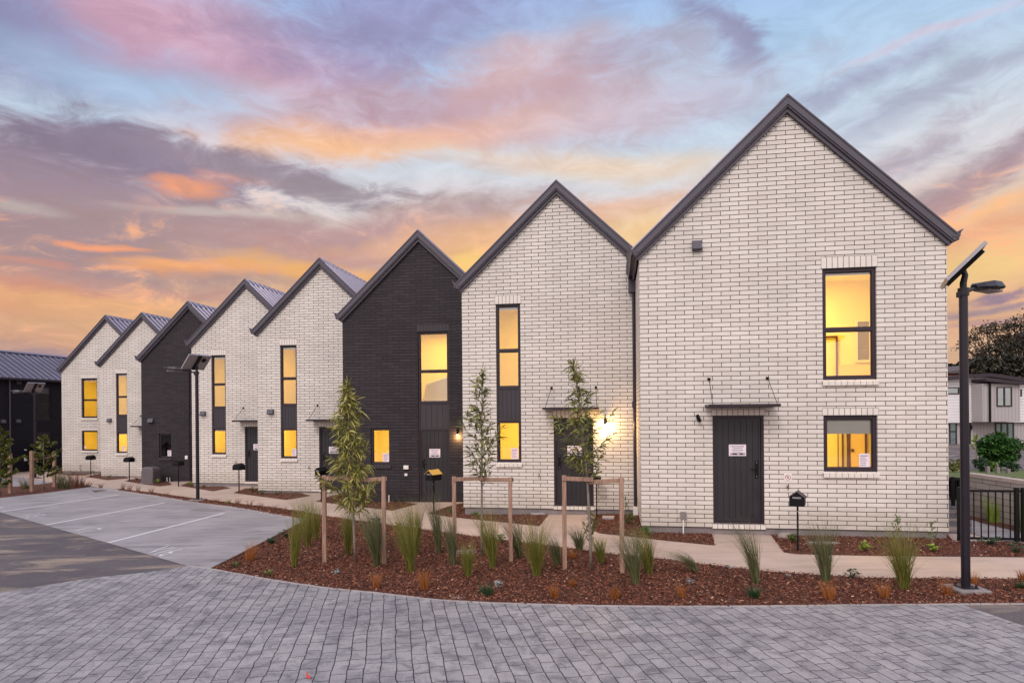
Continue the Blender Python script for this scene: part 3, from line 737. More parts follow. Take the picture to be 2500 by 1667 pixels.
def type_a(k):
    h = base_house(k); FW, S = 4.68, .949; W = span(k)
    peak = (FW / 2, HEAVE + S * FW / 2); rh = HEAVE + S * (FW - W)
    cw0, cw1 = .84, 1.44; d0, d1 = 2.22, 3.16
    holes = [(cw0, cw1, 1.10, 4.92), (d0, d1, .07, 2.16)]
    wall_mesh(W, holes, HEAVE, peak, DEPTH, right_h=rh).build('wall', M['brick_white'], h)
    plinth(h, W)
    nt = {2: (1.18, 1.35, 1.18, 1.44), 4: (1.2, 1.36, 1.18, 1.42), 5: None, 7: (1.08, 1.24, 1.18, 1.42)}[k]
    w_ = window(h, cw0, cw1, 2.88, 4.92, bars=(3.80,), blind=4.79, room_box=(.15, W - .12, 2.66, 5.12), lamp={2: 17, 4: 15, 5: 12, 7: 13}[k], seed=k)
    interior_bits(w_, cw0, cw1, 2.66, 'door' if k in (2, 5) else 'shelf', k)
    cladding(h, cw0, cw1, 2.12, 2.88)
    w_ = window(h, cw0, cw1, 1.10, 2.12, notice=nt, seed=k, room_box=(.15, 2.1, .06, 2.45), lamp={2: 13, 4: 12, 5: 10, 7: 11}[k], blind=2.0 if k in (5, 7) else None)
    interior_bits(w_, cw0, cw1, .06, 'shelf' if k in (2, 5) else 'door', k + 3)
    soldier(cw0 - .02, cw1 + .02, 4.92, 5.13, h, M['soldier_w'])
    sill(cw0 - .02, cw1 + .02, 1.10, h, M['soldier_w'])
    door(h, d0, d1, .07, 2.16, hs=-1, notice=(2.54, 2.88, 1.27, 1.50), seed=k + 20)
    soldier(d0 - .02, d1 + .02, 2.16, 2.345, h, M['soldier_w']); soldier(d0 - .02, d1 + .02, -.02, .068, h, M['soldier_w'], name='sill_course')
    canopy(h, 2.02, 3.29, 2.375, (2.18, 3.23, 2.88))
    if k != 2: vent(h, .39, .60, 2.60, 2.77)
    tap(h, 1.87, .80)
    wall_light(h, 3.44, 2.085, 48 if k == 2 else 0, glow=(k == 2))
    roof_parts(h, FW, S, HEAVE, DEPTH, W + .28, right_cut=W - .02)
    if k == 2:
        downpipe(h, 4.12, .10, 5.1, y=-.075, collar=[2.47])
        m = MB(); m.box(4.0, 4.215, -.16, -.002, 5.07, 5.42); m.build('rainwater_head', M['trim'], h, bevel=.004)
        m = MB(); m.prism([(4.03, 5.42), (4.2, 5.42), (4.2, 6.0), (4.06, 5.88)], lambda p, e: (p[0], e, p[1]), -.12, -.002); m.build('gutter_chute', M['trim'], h)
        MB().box(4.07, 4.18, -.13, -.02, -.2, .10).build('pipe_shoe', M['whiteplastic'], h, bevel=.004)
    return h
def type_b(k):
    h = base_house(k); FW, S = 4.68, .949; W = span(k)
    peak = (FW / 2, HEAVE + S * FW / 2); rh = HEAVE + S * (FW - W)
    c0, c1 = 2.28, 3.19; l0, l1 = .84, 1.44
    holes = [(c0, c1, .06, 4.90), (l0, l1, 1.10, 2.16)]
    wall_mesh(W, holes, HEAVE, peak, DEPTH, right_h=rh).build('wall', M['brick_dark'], h)
    plinth(h, W)
    w_ = window(h, c0, c1, 2.85, 4.90, bars=(3.77,), room_box=(.9, W - .12, 2.66, 5.12), lamp=17 if k == 3 else 11, seed=k)
    interior_bits(w_, c0, c1, 2.66, 'bed', k)
    cladding(h, c0, c1, 2.13, 2.85)
    door(h, c0, c1, .06, 2.13, hs=-1, notice=(2.58, 2.90, 1.31, 1.55), boards=6, seed=k + 20)
    window(h, l0, l1, 1.10, 2.16, notice=(1.18, 1.36, 1.17, 1.42), seed=k, lit=(k == 3), room_box=(.15, 2.1, .06, 2.45), lamp=12)
    soldier(c0 - .02, c1 + .02, 4.90, 5.10, h, M['soldier_d']); soldier(c0 - .02, c1 + .02, -.03, .058, h, M['soldier_d'], name='sill_course')
    sill(l0 - .02, l1 + .02, 1.10, h, M['soldier_d'])
    wall_light(h, 3.45, 2.04, 20 if k == 3 else 0, glow=(k == 3))
    vent(h, *((.35, .60, 2.62, 2.80) if k == 6 else (.40, .60, 2.58, 2.76)))
    if k == 3:
        meter_box(h, 1.84, 1.98, .97, 1.08); meter_box(h, 1.87, 1.95, .78, .85, name='switch_box')
        MB().tube([(1.395, -.04, -.25), (1.395, -.04, .22)], .016, 8).build('conduit', M['whiteplastic'], h)
    else:
        meter_box(h, 2.10, 2.22, 1.05, 1.2); meter_box(h, .72, .82, .36, .46, name='switch_box')
        for x in (1.24, 1.37): MB().tube([(x, -.04, -.15), (x, -.04, .26)], .03 if x < 1.3 else .016, 8).build('conduit', M['whiteplastic'], h)
        downpipe(h, 3.62, .05, 5.4, y=-.07)
    roof_parts(h, FW, S, HEAVE, DEPTH, W + .28, right_cut=W - .02)
    return h
def type_c(k):
    h = base_house(k); FW, S = 5.54, .957; mirror = (k == 8)
    W = FW if k == 1 else min(FW, span(8))
    mx_ = (lambda a, b: (FW - b, FW - a)) if mirror else (lambda a, b: (a, b))
    w0, w1 = mx_(3.39, 4.34); d0, d1 = mx_(1.37, 2.32)
    peak = (FW / 2, HEAVE + S * FW / 2)
    holes = [(w0, w1, 2.82, 4.92), (w0, w1, 1.09, 2.15), (d0, d1, .07, 2.16)]
    holes = [q for q in holes if q[1] < W]
    rh = HEAVE + S * max(0, FW - W)
    wall_mesh(W, holes, HEAVE, peak, DEPTH, right_h=rh).build('wall', M['brick_white'], h)
    plinth(h, W)
    up = window(h, w0, w1, 2.82, 4.92, bars=(3.77,), room_box=(w0 - 1.9 if k == 1 else .2, w1 + (1.0 if k == 1 else 1.4), 2.62, 5.12), lamp=30 if k == 1 else 13, seed=k, sw=.065, blind=4.80)
    lo = window(h, w0, w1, 1.09, 2.15, notice=(4.04, 4.225, 1.17, 1.43) if k == 1 else (1.27, 1.37, 1.2, 1.32), seed=k, sw=.07 if k == 1 else .055,
                room_box=(w0 - .95 if k == 1 else .2, w1 + .9, .06, 2.45), lamp=15 if k == 1 else 11, blind=1.80 if k == 1 else None)
    soldier(w0 - .02, w1 + .02, 4.92, 5.14, h, M['soldier_w']); soldier(w0 - .02, w1 + .02, 2.15, 2.29, h, M['soldier_w'])
    sill(w0 - .02, w1 + .02, 2.82, h, M['soldier_w']); sill(w0 - .02, w1 + .02, 1.09, h, M['soldier_w'])
    soldier(d0 - .02, d1 + .02, 2.16, 2.29, h, M['soldier_w']); soldier(d0 - .02, d1 + .02, -.03, .068, h, M['soldier_w'], name='sill_course')
    if k == 1:
        door(h, d0, d1, .07, 2.16, hs=1, notice=(1.68, 2.00, 1.38, 1.60), seed=1)
        canopy(h, 1.24, 2.50, 2.345, (1.31, 2.39, 2.87), flare=(0, .07))
        wall_light(h, 1.10, 2.115, 0, tilt=R(-24), glow=False)
        vent(h, 1.01, 1.19, 5.37, 5.56); tap(h, 2.73, .79)
        meter_box(h, .75, .86, .15, .29, mat=M['concrete_plinth']); MB().tube([(.80, -.03, -.2), (.80, -.03, .15)], .013, 8).build('conduit', M['whiteplastic'], h)
        # little square sign with a red ring
        s_ = MB().box(2.68, 2.81, -.008, -.001, .91, 1.05).build('no_drinking_sign', M['whiteplastic'], h)
        rg = MB(); cx, cz = 2.745, .98; N = 32
        for i in range(N):
            a, b = 2 * math.pi * i / N, 2 * math.pi * (i + 1) / N
            P = lambda r_, t_, y: (cx + r_ * math.cos(t_), y, cz + r_ * math.sin(t_))
            rg.quad(P(.043, a, -.0095), P(.043, b, -.0095), P(.053, b, -.0095), P(.053, a, -.0095))
        rg.quad((cx - .034, -.0093, cz + .026), (cx - .026, -.0093, cz + .034), (cx + .034, -.0093, cz - .026), (cx + .026, -.0093, cz - .034))
        rg.build('ring', M['redink'], s_)
        tx = text_mesh('R', .07, s_, M['ink'], 'letter'); tx.location = (cx - .018, -.0092, cz - .025); tx.rotation_euler = (R(90), 0, 0)
        # a few things standing inside the lit rooms, and one modelled window reflection
        b_ = MB(); b_.box(4.60, 4.66, 2.32, 2.38, .07, 2.1); b_.box(4.50, 4.525, 2.35, 2.39, .07, 2.1); b_.box(4.965, 5.01, 2.33, 2.38, .07, 2.1); b_.box(4.415, 4.425, 2.37, 2.39, .07, 2.1); b_.build('interior_door_edge', M['wood_in'], lo)
        b_ = MB(); b_.box(4.665, 4.96, 2.34, 2.39, .07, 2.08); b_.build('interior_door', M['ivory'], lo)
        b_ = MB(); b_.box(4.68, 4.73, 2.31, 2.34, 1.32, 1.38); b_.build('interior_switch', M['wood_in'], lo)
        b_ = MB(); b_.box(4.39, 4.415, 2.33, 2.39, 2.66, 3.9); b_.box(4.1, 4.39, 2.35, 2.395, 3.87, 3.9); b_.build('interior_door_edge', M['wood_in'], up)
        b_ = MB(); b_.box(4.42, 5.25, 2.36, 2.395, 2.66, 3.25); b_.build('interior_door', M['ivory'], up)
        b_ = MB(); b_.frame(4.78, 5.12, 3.3, 4.25, .05, 2.33, 2.39); b_.build('modelled_reflection_frame', M['whiteplastic'], up); MB().box(4.83, 5.07, 2.35, 2.39, 3.35, 4.2).build('modelled_reflection_inset', M['concrete_plinth'], up)  # added frame and inset imitate the pane's reflection of a building opposite
    else:
        canopy(h, 2.95, 4.1, 2.36, (3.0, 4.05, 2.87)); vent(h, .5, .7, 5.37, 5.56) if False else None
    roof_parts(h, FW, S, HEAVE, DEPTH, (W + .16) if k == 1 else W + .2, right_full=(k == 1), right_cut=None if k == 1 else W - .02, gutlen=2.6 if k == 1 else DEPTH)
    return h
def text_mesh(s, size, par, mat, name='lettering', extrude=.0006):
    cu = bpy.data.curves.new(name, 'FONT'); cu.body = s; cu.size = size; cu.extrude = extrude
    tmp = bpy.data.objects.new('tmp', cu); COL.objects.link(tmp)
    bpy.context.view_layer.update()
    me = bpy.data.meshes.new_from_object(tmp.evaluated_get(bpy.context.evaluated_depsgraph_get()))
    bpy.data.objects.remove(tmp); bpy.data.curves.remove(cu)
    me.name = name; me.materials.clear(); me.materials.append(mat)
    o = bpy.data.objects.new(name, me); COL.objects.link(o)
    if par is not None: o.parent = par
    return o
type_c(1); type_a(2); type_b(3); type_a(4); type_a(5); type_b(6); type_a(7); type_c(8)

# ---- long near-black house on the far left, its long side facing the row
LO = Vector((-28.3, 35, 0)) - NX * 10
lh = empty('side_house', (LO.x, LO.y, -.75), R(90) - TH)
tag(lh, 'long near-black brick house with ribbed roof at the left edge behind the far street lamp', 'house')
HE = 4.59 + .75; LW = 18.0; LD = 4.8; RS = .65
holes = [(12.35, 13.33, 2.88, 4.85), (12.36, 13.36, .08, 2.18)]
wall_mesh(LW, holes, HE, None, LD).build('wall', M['brick_navy'], lh)
m = MB(); m.poly([(0, 0, HE), (0, LD, HE), (0, LD / 2, HE + RS * LD / 2)]); m.poly([(LW, 0, HE), (LW, LD / 2, HE + RS * LD / 2), (LW, LD, HE)]); m.build('gable_wall', M['brick_navy'], lh)
rm_ = MB()
zt = lambda y: HE + .08 + RS * (y if y < LD / 2 else LD - y)
for ya, yb in ((-.22, LD / 2), (LD + .22, LD / 2)):
    rm_.prism([(ya, zt(ya)), (yb, zt(yb)), (yb, zt(yb) - .06), (ya, zt(ya) - .06)], lambda p, e: (e, p[0], p[1]), -.2, LW + .15)
    x = -.1
    while x < LW:
        w = .035
        rm_.quad((x - w, ya, zt(ya)), (x - w * .4, ya, zt(ya) + .045), (x - w * .4, yb, zt(yb) + .045), (x - w, yb, zt(yb)))
        rm_.quad((x + w, ya, zt(ya)), (x + w * .4, ya, zt(ya) + .045), (x + w * .4, yb, zt(yb) + .045), (x + w, yb, zt(yb)))
        rm_.quad((x - w * .4, ya, zt(ya) + .045), (x + w * .4, ya, zt(ya) + .045), (x + w * .4, yb, zt(yb) + .045), (x - w * .4, yb, zt(yb) + .045))
        x += .42
rf = rm_.build('roof', pm('dark_roof_steel', c8(80, 74, 90), .45, .2, var=.1, vscale=.8), lh)
MB().prism([(LD / 2 - .15, zt(LD / 2) - .03), (LD / 2, zt(LD / 2) + .07), (LD / 2 + .15, zt(LD / 2) - .03)], lambda p, e: (e, p[0], p[1]), -.22, LW + .17).build('ridge_cap', M['roof'], rf)
MB().box(-.2, LW + .15, -.34, -.2, zt(-.22) - .12, zt(-.22) - .01).build('gutter', M['frame'], rf)
window(lh, 12.35, 13.33, 2.88, 4.85, bars=(3.8,), lit=False, room_box=(11.6, 14, 2.7, 5.0), blind=4.45, seed=9)
cladding(lh, 12.35, 13.33, 2.18, 2.88)
d_ = door(lh, 12.36, 13.36, .08, 2.18, hs=1, boards=6)
tx = text_mesh('9', .2, d_, M['paper'], 'house_number'); tx.location = (12.80, .058, 1.72); tx.rotation_euler = (R(90), 0, 0)
notice_lines(d_, 12.62, 13.1, 1.25, 1.5, .0605, 3, seed=44)
vent(lh, 11.05, 11.3, 4.95, 5.15); vent(lh, 11.0, 11.25, 2.75, 2.95); vent(lh, 10.1, 10.35, 2.75, 2.95)
downpipe(lh, 10.6, .1, 5.2, mat=M['trim']); meter_box(lh, 11.5, 11.66, .55, .85); meter_box(lh, 11.52, 11.64, 1.15, 1.22, name='switch_box')
m = MB(); m.box(11.9, 12.0, -1.2, 0, -.1, 1.55); m.box(11.55, 12.0, -1.3, -1.2, -.1, 1.55)
m.build('porch_screen', M['black'], lh)

# ---- two storey grey house beyond the lawn on the right
GY = 42.0
gh = empty('townhouse', (28, GY, -1.6)); tag(gh, 'two storey grey weatherboard house beyond the lawn, right edge of the picture', 'house')
def gl_(px, py, y=0.0):
    p = at(px, py, GY + y); return p - Vector(gh.location)
def boards_mat(name, col, scale, horizontal=True):
    t = NT(name); tcn = t.n('ShaderNodeTexCoord'); wv_ = t.n('ShaderNodeTexWave', wave_type='BANDS', bands_direction='Z' if horizontal else 'X', wave_profile='SAW')
    wv_.inputs['Scale'].default_value = scale; t.l(tcn.outputs['Object'], wv_.inputs['Vector'])
    cc = t.ramp(wv_.outputs['Fac'], [(0, tuple(c * .45 for c in col[:3]) + (1,)), (.12, tuple(c * .85 for c in col[:3]) + (1,)), (.3, col)])
    t.l(cc, t.b.inputs['Base Color']); t.l(t.bump(wv_.outputs['Fac'], .5, .03), t.b.inputs['Normal']); t.b.inputs['Roughness'].default_value = .7; return t.m
M['weather'] = boards_mat('pale_weatherboard', c8(228, 222, 224), 1.6)
M['vertical'] = boards_mat('grey_vertical_boards', c8(166, 158, 158), 1.4, False)
M['curtain'] = pm('pale_curtain', c8(168, 190, 190), .7, var=.12, vscale=3)
def gbox(name, a, b, y0, y1, mat, par=gh):
    A = gl_(*a); B = gl_(*b)
    return MB().box(A.x, B.x, y0, y1, B.z, A.z).build(name, mat, par)
A = gl_(2240, 930); B = gl_(2640, 1029); C = gl_(2240, 1140)
m = MB(); tops = [gl_(2240, 934), gl_(2364, 922), gl_(2405, 920), gl_(2500, 933), gl_(2640, 952)]
m.prism([(A.x, B.z), (B.x, B.z)] + [(q.x, q.z) for q in tops[::-1]], lambda p, e: (p[0], e, p[1]), 0, 9); m.build('upper_wall', M['weather'], gh)
m = MB(); m.box(A.x, B.x, .25, 9, C.z - .5, B.z - .002); m.build('lower_wall', M['vertical'], gh)
m = MB()
for a_, b_ in zip(tops[:-1], tops[1:]):
    m.prism([(a_.x, a_.z), (b_.x, b_.z), (b_.x, b_.z + .22), (a_.x, a_.z + .22)], lambda p, e: (p[0], e, p[1]), -.5, 9.4)
m.build('roof', M['frame'], gh)
bxp = gbox('bay_box', (2371, 938), (2461, 1028), -1.0, -.001, M['vertical'])
a1, b1 = gl_(2371, 927), gl_(2470, 935); m = MB(); m.prism([(a1.x, a1.z), (b1.x, b1.z), (b1.x, b1.z - .16), (a1.x, a1.z - .16)], lambda p, e: (p[0], e, p[1]), -1.3, 0); m.build('bay_roof', M['frame'], gh)
def gwin(a, b, y, mull=(), trans=()):
    A = gl_(*a); B = gl_(*b); f = MB().frame(A.x, B.x, B.z, A.z, .07, y - .05, y + .02)
    for q in mull: x = A.x + (B.x - A.x) * q; f.box(x - .05, x + .05, y - .045, y + .015, B.z + .07, A.z - .07)
    for q in trans: z = B.z + (A.z - B.z) * q; f.box(A.x + .07, B.x - .07, y - .045, y + .015, z - .04, z + .04)
    o = f.build('window', M['frame'], gh)
    pn_ = MB(); pn_.quad((A.x + .05, y - .018, B.z + .05), (B.x - .05, y - .018, B.z + .05), (B.x - .05, y - .018, A.z - .05), (A.x + .05, y - .018, A.z - .05)); pn_.build('pane', glm, o)
    MB().box(A.x + .05, B.x - .05, y - .008, y - .004, B.z + .05, A.z - .05).build('curtain', M['curtain'], o)
glm = glass_mat('reflective_glass', .12)
gwin((2404, 946), (2441, 992), -1.003, (.5,)); gwin((2461, 950), (2494, 967), -.003); gwin((2300, 945), (2341, 962), -.003)
gwin((2323, 1031), (2342, 1090), .247, (), (.62,)); gwin((2436, 1032), (2482, 1080), .247, (.33, .66))
downp = MB(); q1 = gl_(2387, 935); q2 = gl_(2387, 1030); downp.tube([(q1.x, -1.06, q1.z), (q1.x, -1.06, q2.z)], .07, 8); q2 = gl_(2371, 1030); q3 = gl_(2371, 1090)
downp.tube([(q2.x, .16, q2.z), (q2.x, .16, q3.z)], .07, 8); downp.box(q2.x - .12, q2.x + .12, .05, .2, q2.z - .5, q2.z - .2); downp.build('downpipe', M['black'], gh)
# red-walled house glimpsed behind
rh_ = empty('red_house', (33.2, 60, -2)); tag(rh_, 'small orange-red house with grey roof, glimpsed between the brick corner and lamp pole', 'house')
a1 = at(2290, 912, 60) - Vector(rh_.location); b1 = at(2352, 960, 60) - Vector(rh_.location)
MB().box(a1.x, b1.x, 0, 6, b1.z, a1.z).build('wall', pm('red_boards', c8(176, 96, 78), .7), rh_)
m = MB(); m.prism([(a1.x - .4, a1.z), (b1.x + .4, a1.z), (b1.x - .2, a1.z + .75), (a1.x + 1.6, a1.z + .3)], lambda p, e: (p[0], e, p[1]), -.4, 6.4); m.build('roof', pm('grey_roof', c8(92, 84, 84), .6), rh_)

# ================================================================== GROUND
import bmesh
def sheet(name, pts, dz, mat):
    """flat sheet draped on the ground plane; pts in metres or ('p', px, py)"""
    P = [(G(*q[1:]).xy if q[0] == 'p' else Vector(q)) for q in pts]
    bm = bmesh.new(); vs_ = [bm.verts.new((p.x, p.y, 0)) for p in P]
    for t_ in tessellate_polygon([[Vector((p.x, p.y, 0)) for p in P]]):
        try: bm.faces.new([vs_[i] for i in t_])
        except ValueError: pass
    no = Vector((-.77, .64, 0)).normalized()
    for s0 in (0, 60):
        co = Vector((2.5, 12.5, 0)) + no * (s0 / math.hypot(.77, .64))
        bmesh.ops.bisect_plane(bm, geom=bm.verts[:] + bm.edges[:] + bm.faces[:], plane_co=co, plane_no=no)
    for v_ in bm.verts: v_.co.z = g(v_.co.x, v_.co.y) + dz
    bmesh.ops.recalc_face_normals(bm, faces=bm.faces[:])
    for f_ in bm.faces:
        if f_.normal.z < 0: f_.normal_flip()
    me = bpy.data.meshes.new(name); bm.to_mesh(me); bm.free(); me.materials.append(mat)
    o = bpy.data.objects.new(name, me); COL.objects.link(o); o['kind'] = 'structure'
    return o
def p_(*a): return [('p', a[i], a[i + 1]) for i in range(0, len(a), 2)]
def strip(name, pts, w, dz, mat, h=0.0):
    """ribbon of width w along pixel polyline on the ground"""
    P = [G(x, y) for x, y in pts]; L = []; Rr = []
    for i, p in enumerate(P):
        d = (P[min(i + 1, len(P) - 1)] - P[max(i - 1, 0)]).xy.normalized(); n_ = Vector((-d.y, d.x))
        L.append(p.xy + n_ * w / 2); Rr.append(p.xy - n_ * w / 2)
    m = MB()
    for i in range(len(P) - 1):
        q = [L[i], L[i + 1], Rr[i + 1], Rr[i]]
        T = [(v.x, v.y, g(v.x, v.y) + dz + h) for v in q]
        m.quad(*T)
        if h:
            for a, b in ((0, 1), (2, 3)):
                A, B = T[a], T[b]; m.quad(A, B, (B[0], B[1], B[2] - h - .05), (A[0], A[1], A[2] - h - .05))
    return structure(m.build(name, mat))
gmat = pm('distant_ground', c8(90, 88, 70), .95, var=.3, vscale=.3)
sheet('ground', [(-900, -300), (900, -300), (900, 1500), (-900, 1500)], -.06, gmat)
sheet('road', [(-60, -14), (45, -14), (45, 45), (-60, 60)], -.008, M['asphalt'])
PAV_EDGE = [(0, 1445), (100, 1429), (199, 1413), (280, 1403.5), (362, 1395), (456, 1380.5), (519, 1388.5), (582, 1400), (648, 1412), (715, 1422.5), (785, 1432.7), (850, 1440), (917, 1446), (1005, 1456.5), (1095, 1465.5), (1215, 1471.5), (1338, 1475), (1457, 1477.8), (1576, 1479.2), (1690, 1479.6), (1800, 1479.2), (1940, 1478), (2074, 1476.3), (2210, 1475), (2348, 1474)]
pe = [('p', a, b) for a, b in PAV_EDGE]
sheet('paved_forecourt', [(-16, -10)] + [(-14.5, 4)] + p_(-300, 1505, -140, 1470) + pe + p_(2500, 1526, 2800, 1650) + [(8, 2), (12, -10)], -.004, M['paver'])
BAY = [(-92, 1224), (0, 1215), (108.5, 1203), (220.6, 1188), (250, 1191), (289, 1197), (380, 1209.5), (470, 1224.8), (545, 1234), (615, 1244.7), (723, 1264.6), (752, 1267), (593, 1349.5), (519, 1388.5), (456, 1380.5), (264, 1325), (112, 1282), (0, 1250)]
sheet('parking_bay', [('p', a, b) for a, b in BAY], .000, M['bay'])
NEAR = [(2900, 1416), (2500, 1413.6), (2370, 1412.6), (2176, 1411.2), (2108, 1409.5), (2040, 1405.8), (1950, 1400.5), (1863, 1394), (1796, 1386), (1700, 1375.5), (1606, 1363), (1530, 1356), (1457, 1348), (1353, 1333.5), (1249, 1321), (1100, 1302), (988, 1286), (931, 1279), (857, 1269), (797, 1260), (753, 1252), (678, 1240), (615, 1233.6), (500, 1220), (470, 1216.5), (380, 1204), (289, 1194)]
near = [('p', a, b) for a, b in NEAR]
sheet('footpath', near + p_(220, 1187, 126, 1176.5, 81, 1169, 35, 1163, 0, 1159, -300, 1130) + [(-40, 60), (-5, 60), (8.15, 22), (8.15, 12.2), (12, 11.9)], .000, M['path'])
sheet('driveway', p_(-400, 1130, 0, 1160, 35, 1163, 81, 1169, 126, 1176, 123, 1178.5, 70, 1185, 0, 1190, -400, 1215), .004, M['bay'])
BEDS = {}
def bed(key, *px):
    q = [('p', px[i], px[i + 1]) for i in range(0, len(px), 2)]
    BEDS[key] = [G(a[1], a[2]).xy for a in q]
    return sheet('mulch_bed', q, .006, M['mulch'])
low = [v for a, b in PAV_EDGE[6:] for v in (a, b)]
hi = [v for a, b in NEAR for v in (a, b)]
bed('front', *hi, 289, 1197, 380, 1210, 470, 1225.4, 545, 1234.6, 615, 1245.5, 723, 1265.4, 754, 1267.6, 595, 1350, *low, 2500, 1473, 2900, 1470)
bed('left', -250, 1246, -92, 1225, 0, 1215, 108.5, 1203, 220, 1188, 214, 1186, 126, 1178.5, 70, 1185, 0, 1190, -250, 1205)
bed('b12', 1457, 1248, 1560, 1246, 1600, 1268, 1735, 1290, 1745, 1331, 1660, 1323, 1576, 1314, 1466, 1302, 1443, 1293)
bed('b1', 1870, 1290, 1914, 1348, 1941, 1352, 2040, 1354.5, 2142, 1356.5, 2500, 1360, 2900, 1362, 2900, 1325, 2330, 1322, 2300, 1290)
bed('b2', 1044, 1253, 1100, 1262, 1200, 1271.5, 1317, 1284, 1349, 1244, 1240, 1232, 1130, 1228, 1101, 1235)
bed('b3', 771, 1224, 870, 1236, 958, 1246, 1020, 1230, 900, 1216, 840, 1203, 800, 1213)
bed('b4', 570, 1203, 698, 1220, 759, 1210, 720, 1200, 632, 1192, 600, 1192)
bed('b5', 439, 1185.5, 520, 1199, 564, 1191, 530, 1184, 470, 1174, 455, 1180)
bed('b6', 305, 1174, 344, 1181, 390, 1187, 420, 1183, 412, 1176, 347, 1168, 320, 1170)
bed('b7', 207, 1163, 263, 1172, 314, 1167, 300, 1160, 250, 1153, 235, 1158)
bed('b8', 133, 1152, 138, 1156, 175, 1160.5, 207, 1160, 226, 1156, 200, 1149, 152, 1144)
# edging strips
strip('kerb', [(a, b) for a, b in PAV_EDGE[5:]] + [(2500, 1473), (2900, 1470)], .03, .003, M['kerb'], h=.004)
strip('kerb', [(240, 1190), (289, 1197), (380, 1210), (470, 1225.2), (545, 1234.8), (615, 1245.3), (723, 1265), (752, 1267.4)], .16, .003, M['kerb'], h=.006)
strip('bed_edging', [(753, 1268), (674, 1309), (593, 1350.5), (518, 1388)], .03, .004, M['bark_dark'], h=.02)
# bay lines
def pline(a, b, w=.10, name='parking_line'):
    return strip(name, [a, b], w, .005, M['line'])
pline((-70, 1252), (7, 1238)); pline((1.8, 1249.4), (289, 1207.8)); pline((110.3, 1281.6), (401.4, 1227.3)); pline((264, 1325), (548, 1252))
edge_d = (G(456, 1380) - G(112, 1282)).xy.normalized(); upd = Vector((-edge_d.y, edge_d.x))
if upd.y < 0: upd = -upd
bay_d = (G(548, 1252) - G(264, 1325)).xy.normalized()
def marking(s, pa, pb, size, sx=1.0):
    A = G(*pa); o = text_mesh(s, size, None, M['line'], 'bay_marking', extrude=0)
    for v_ in o.data.vertices:
        q = A.xy + edge_d * v_.co.x * sx + bay_d * v_.co.y
        v_.co = (q.x, q.y, g(q.x, q.y) + .006)
    o['kind'] = 'structure'
marking('V16', (355, 1348), None, .93, .48); marking('V17', (171, 1296), None, .93, .48); marking('V18', (47, 1260), None, .93, .48)
# damp patch, drain and manhole
def disc(name, c, r, z0, z1, mat, n=28, sq=1.0):
    m = MB(); m.tube([(0, 0, z0), (0, 0, z1)], r, n); o = m.build(name, mat); o.location = (c.x, c.y, g(c.x, c.y)); return o
sheet('damp_patch', p_(462, 1243, 500, 1238.5, 538, 1243, 552, 1248, 520, 1249, 484, 1248), .003, concrete('damp_concrete', c8(118, 110, 112), c8(140, 132, 134), .7))
sheet('damp_patch', p_(222, 1197, 255, 1196, 262, 1197.5, 238, 1200, 234, 1202, 226, 1199), .003, MATS['dark_bark'])
mh = disc('manhole_cover', G(1138, 1349), .19, 0, .022, M['concrete_plinth']); tag(mh, 'round grey inspection cover in the bark near the middle sapling', 'cover')
def lid(px, py, w, d, rot, label):
    p = G(px, py); m = MB().box(-w / 2, w / 2, -d / 2, d / 2, 0, .05); m.box(-w / 2 + .03, w / 2 - .03, -d / 2 + .03, d / 2 - .03, .05, .054)
    o = m.build('service_cover', M['kerb'], bevel=.01); o.location = p; o.rotation_euler = (0, 0, rot); tag(o, label, 'cover', 'utility lids in the bark')
lid(1315, 1255, .34, .26, -TH, 'pale utility lid in the bark left of the path beside the glowing lamp door')
lid(1485, 1266, .26, .26, -TH, 'pale utility lid in the bark to the right of the door beside the glowing lamp')
def rock(px, py, sx, sy, sz, label):
    p = G(px, py); m = MB(); N = 10
    for j in range(4):
        for i in range(N):
            a = 2 * math.pi * i / N; rr = math.cos(j / 3.4) * (1 + .16 * math.sin(a * 2 + px) + .08 * math.cos(a * 5))
            m.v.append((sx * rr * math.cos(a), sy * rr * math.sin(a), sz * math.sin(j / 3 * 1.4)))
    for j in range(3):
        for i in range(N): m.f.append((j * N + i, j * N + (i + 1) % N, (j + 1) * N + (i + 1) % N, (j + 1) * N + i))
    m.f.append(tuple(3 * N + i for i in range(N)))
    o = m.build('rock', pm('pale_stone', c8(140, 128, 120), .8, var=.2, bump=.5), smooth=True); o.location = p; tag(o, label, 'rock')
rock(1916, 1311, .16, .10, .09, 'small pale rock right of the front path of the largest house')
rock(2006, 1327, .28, .10, .04, 'long flat grey stone lying in the bark behind the nearest letterbox')
rock(1117, 1460, .10, .035, .018, 'flat grey stone at the front edge of the bark bed')
# red leaf
p = G(752, 1655); lf = MB(); lf.quad((-.02, 0, .004), (.0, .02, .03), (.035, -.01, .02), (.03, -.02, .004)); lf.quad((-.02, 0, .004), (-.03, .03, .05), (-.022, .045, .065), (.0, .02, .03))
lf = lf.build('fallen_leaf', M['redink']); lf.location = p; lf.scale = (.8, .8, .8); tag(lf, 'small bright red leaf lying on the grey pavers in the foreground', 'leaf')
for i, (x, y) in enumerate([(1005, 1589), (1177, 1561), (1300, 1700), (987, 1450), (629, 1464), (1845, 1541)]):
    pass

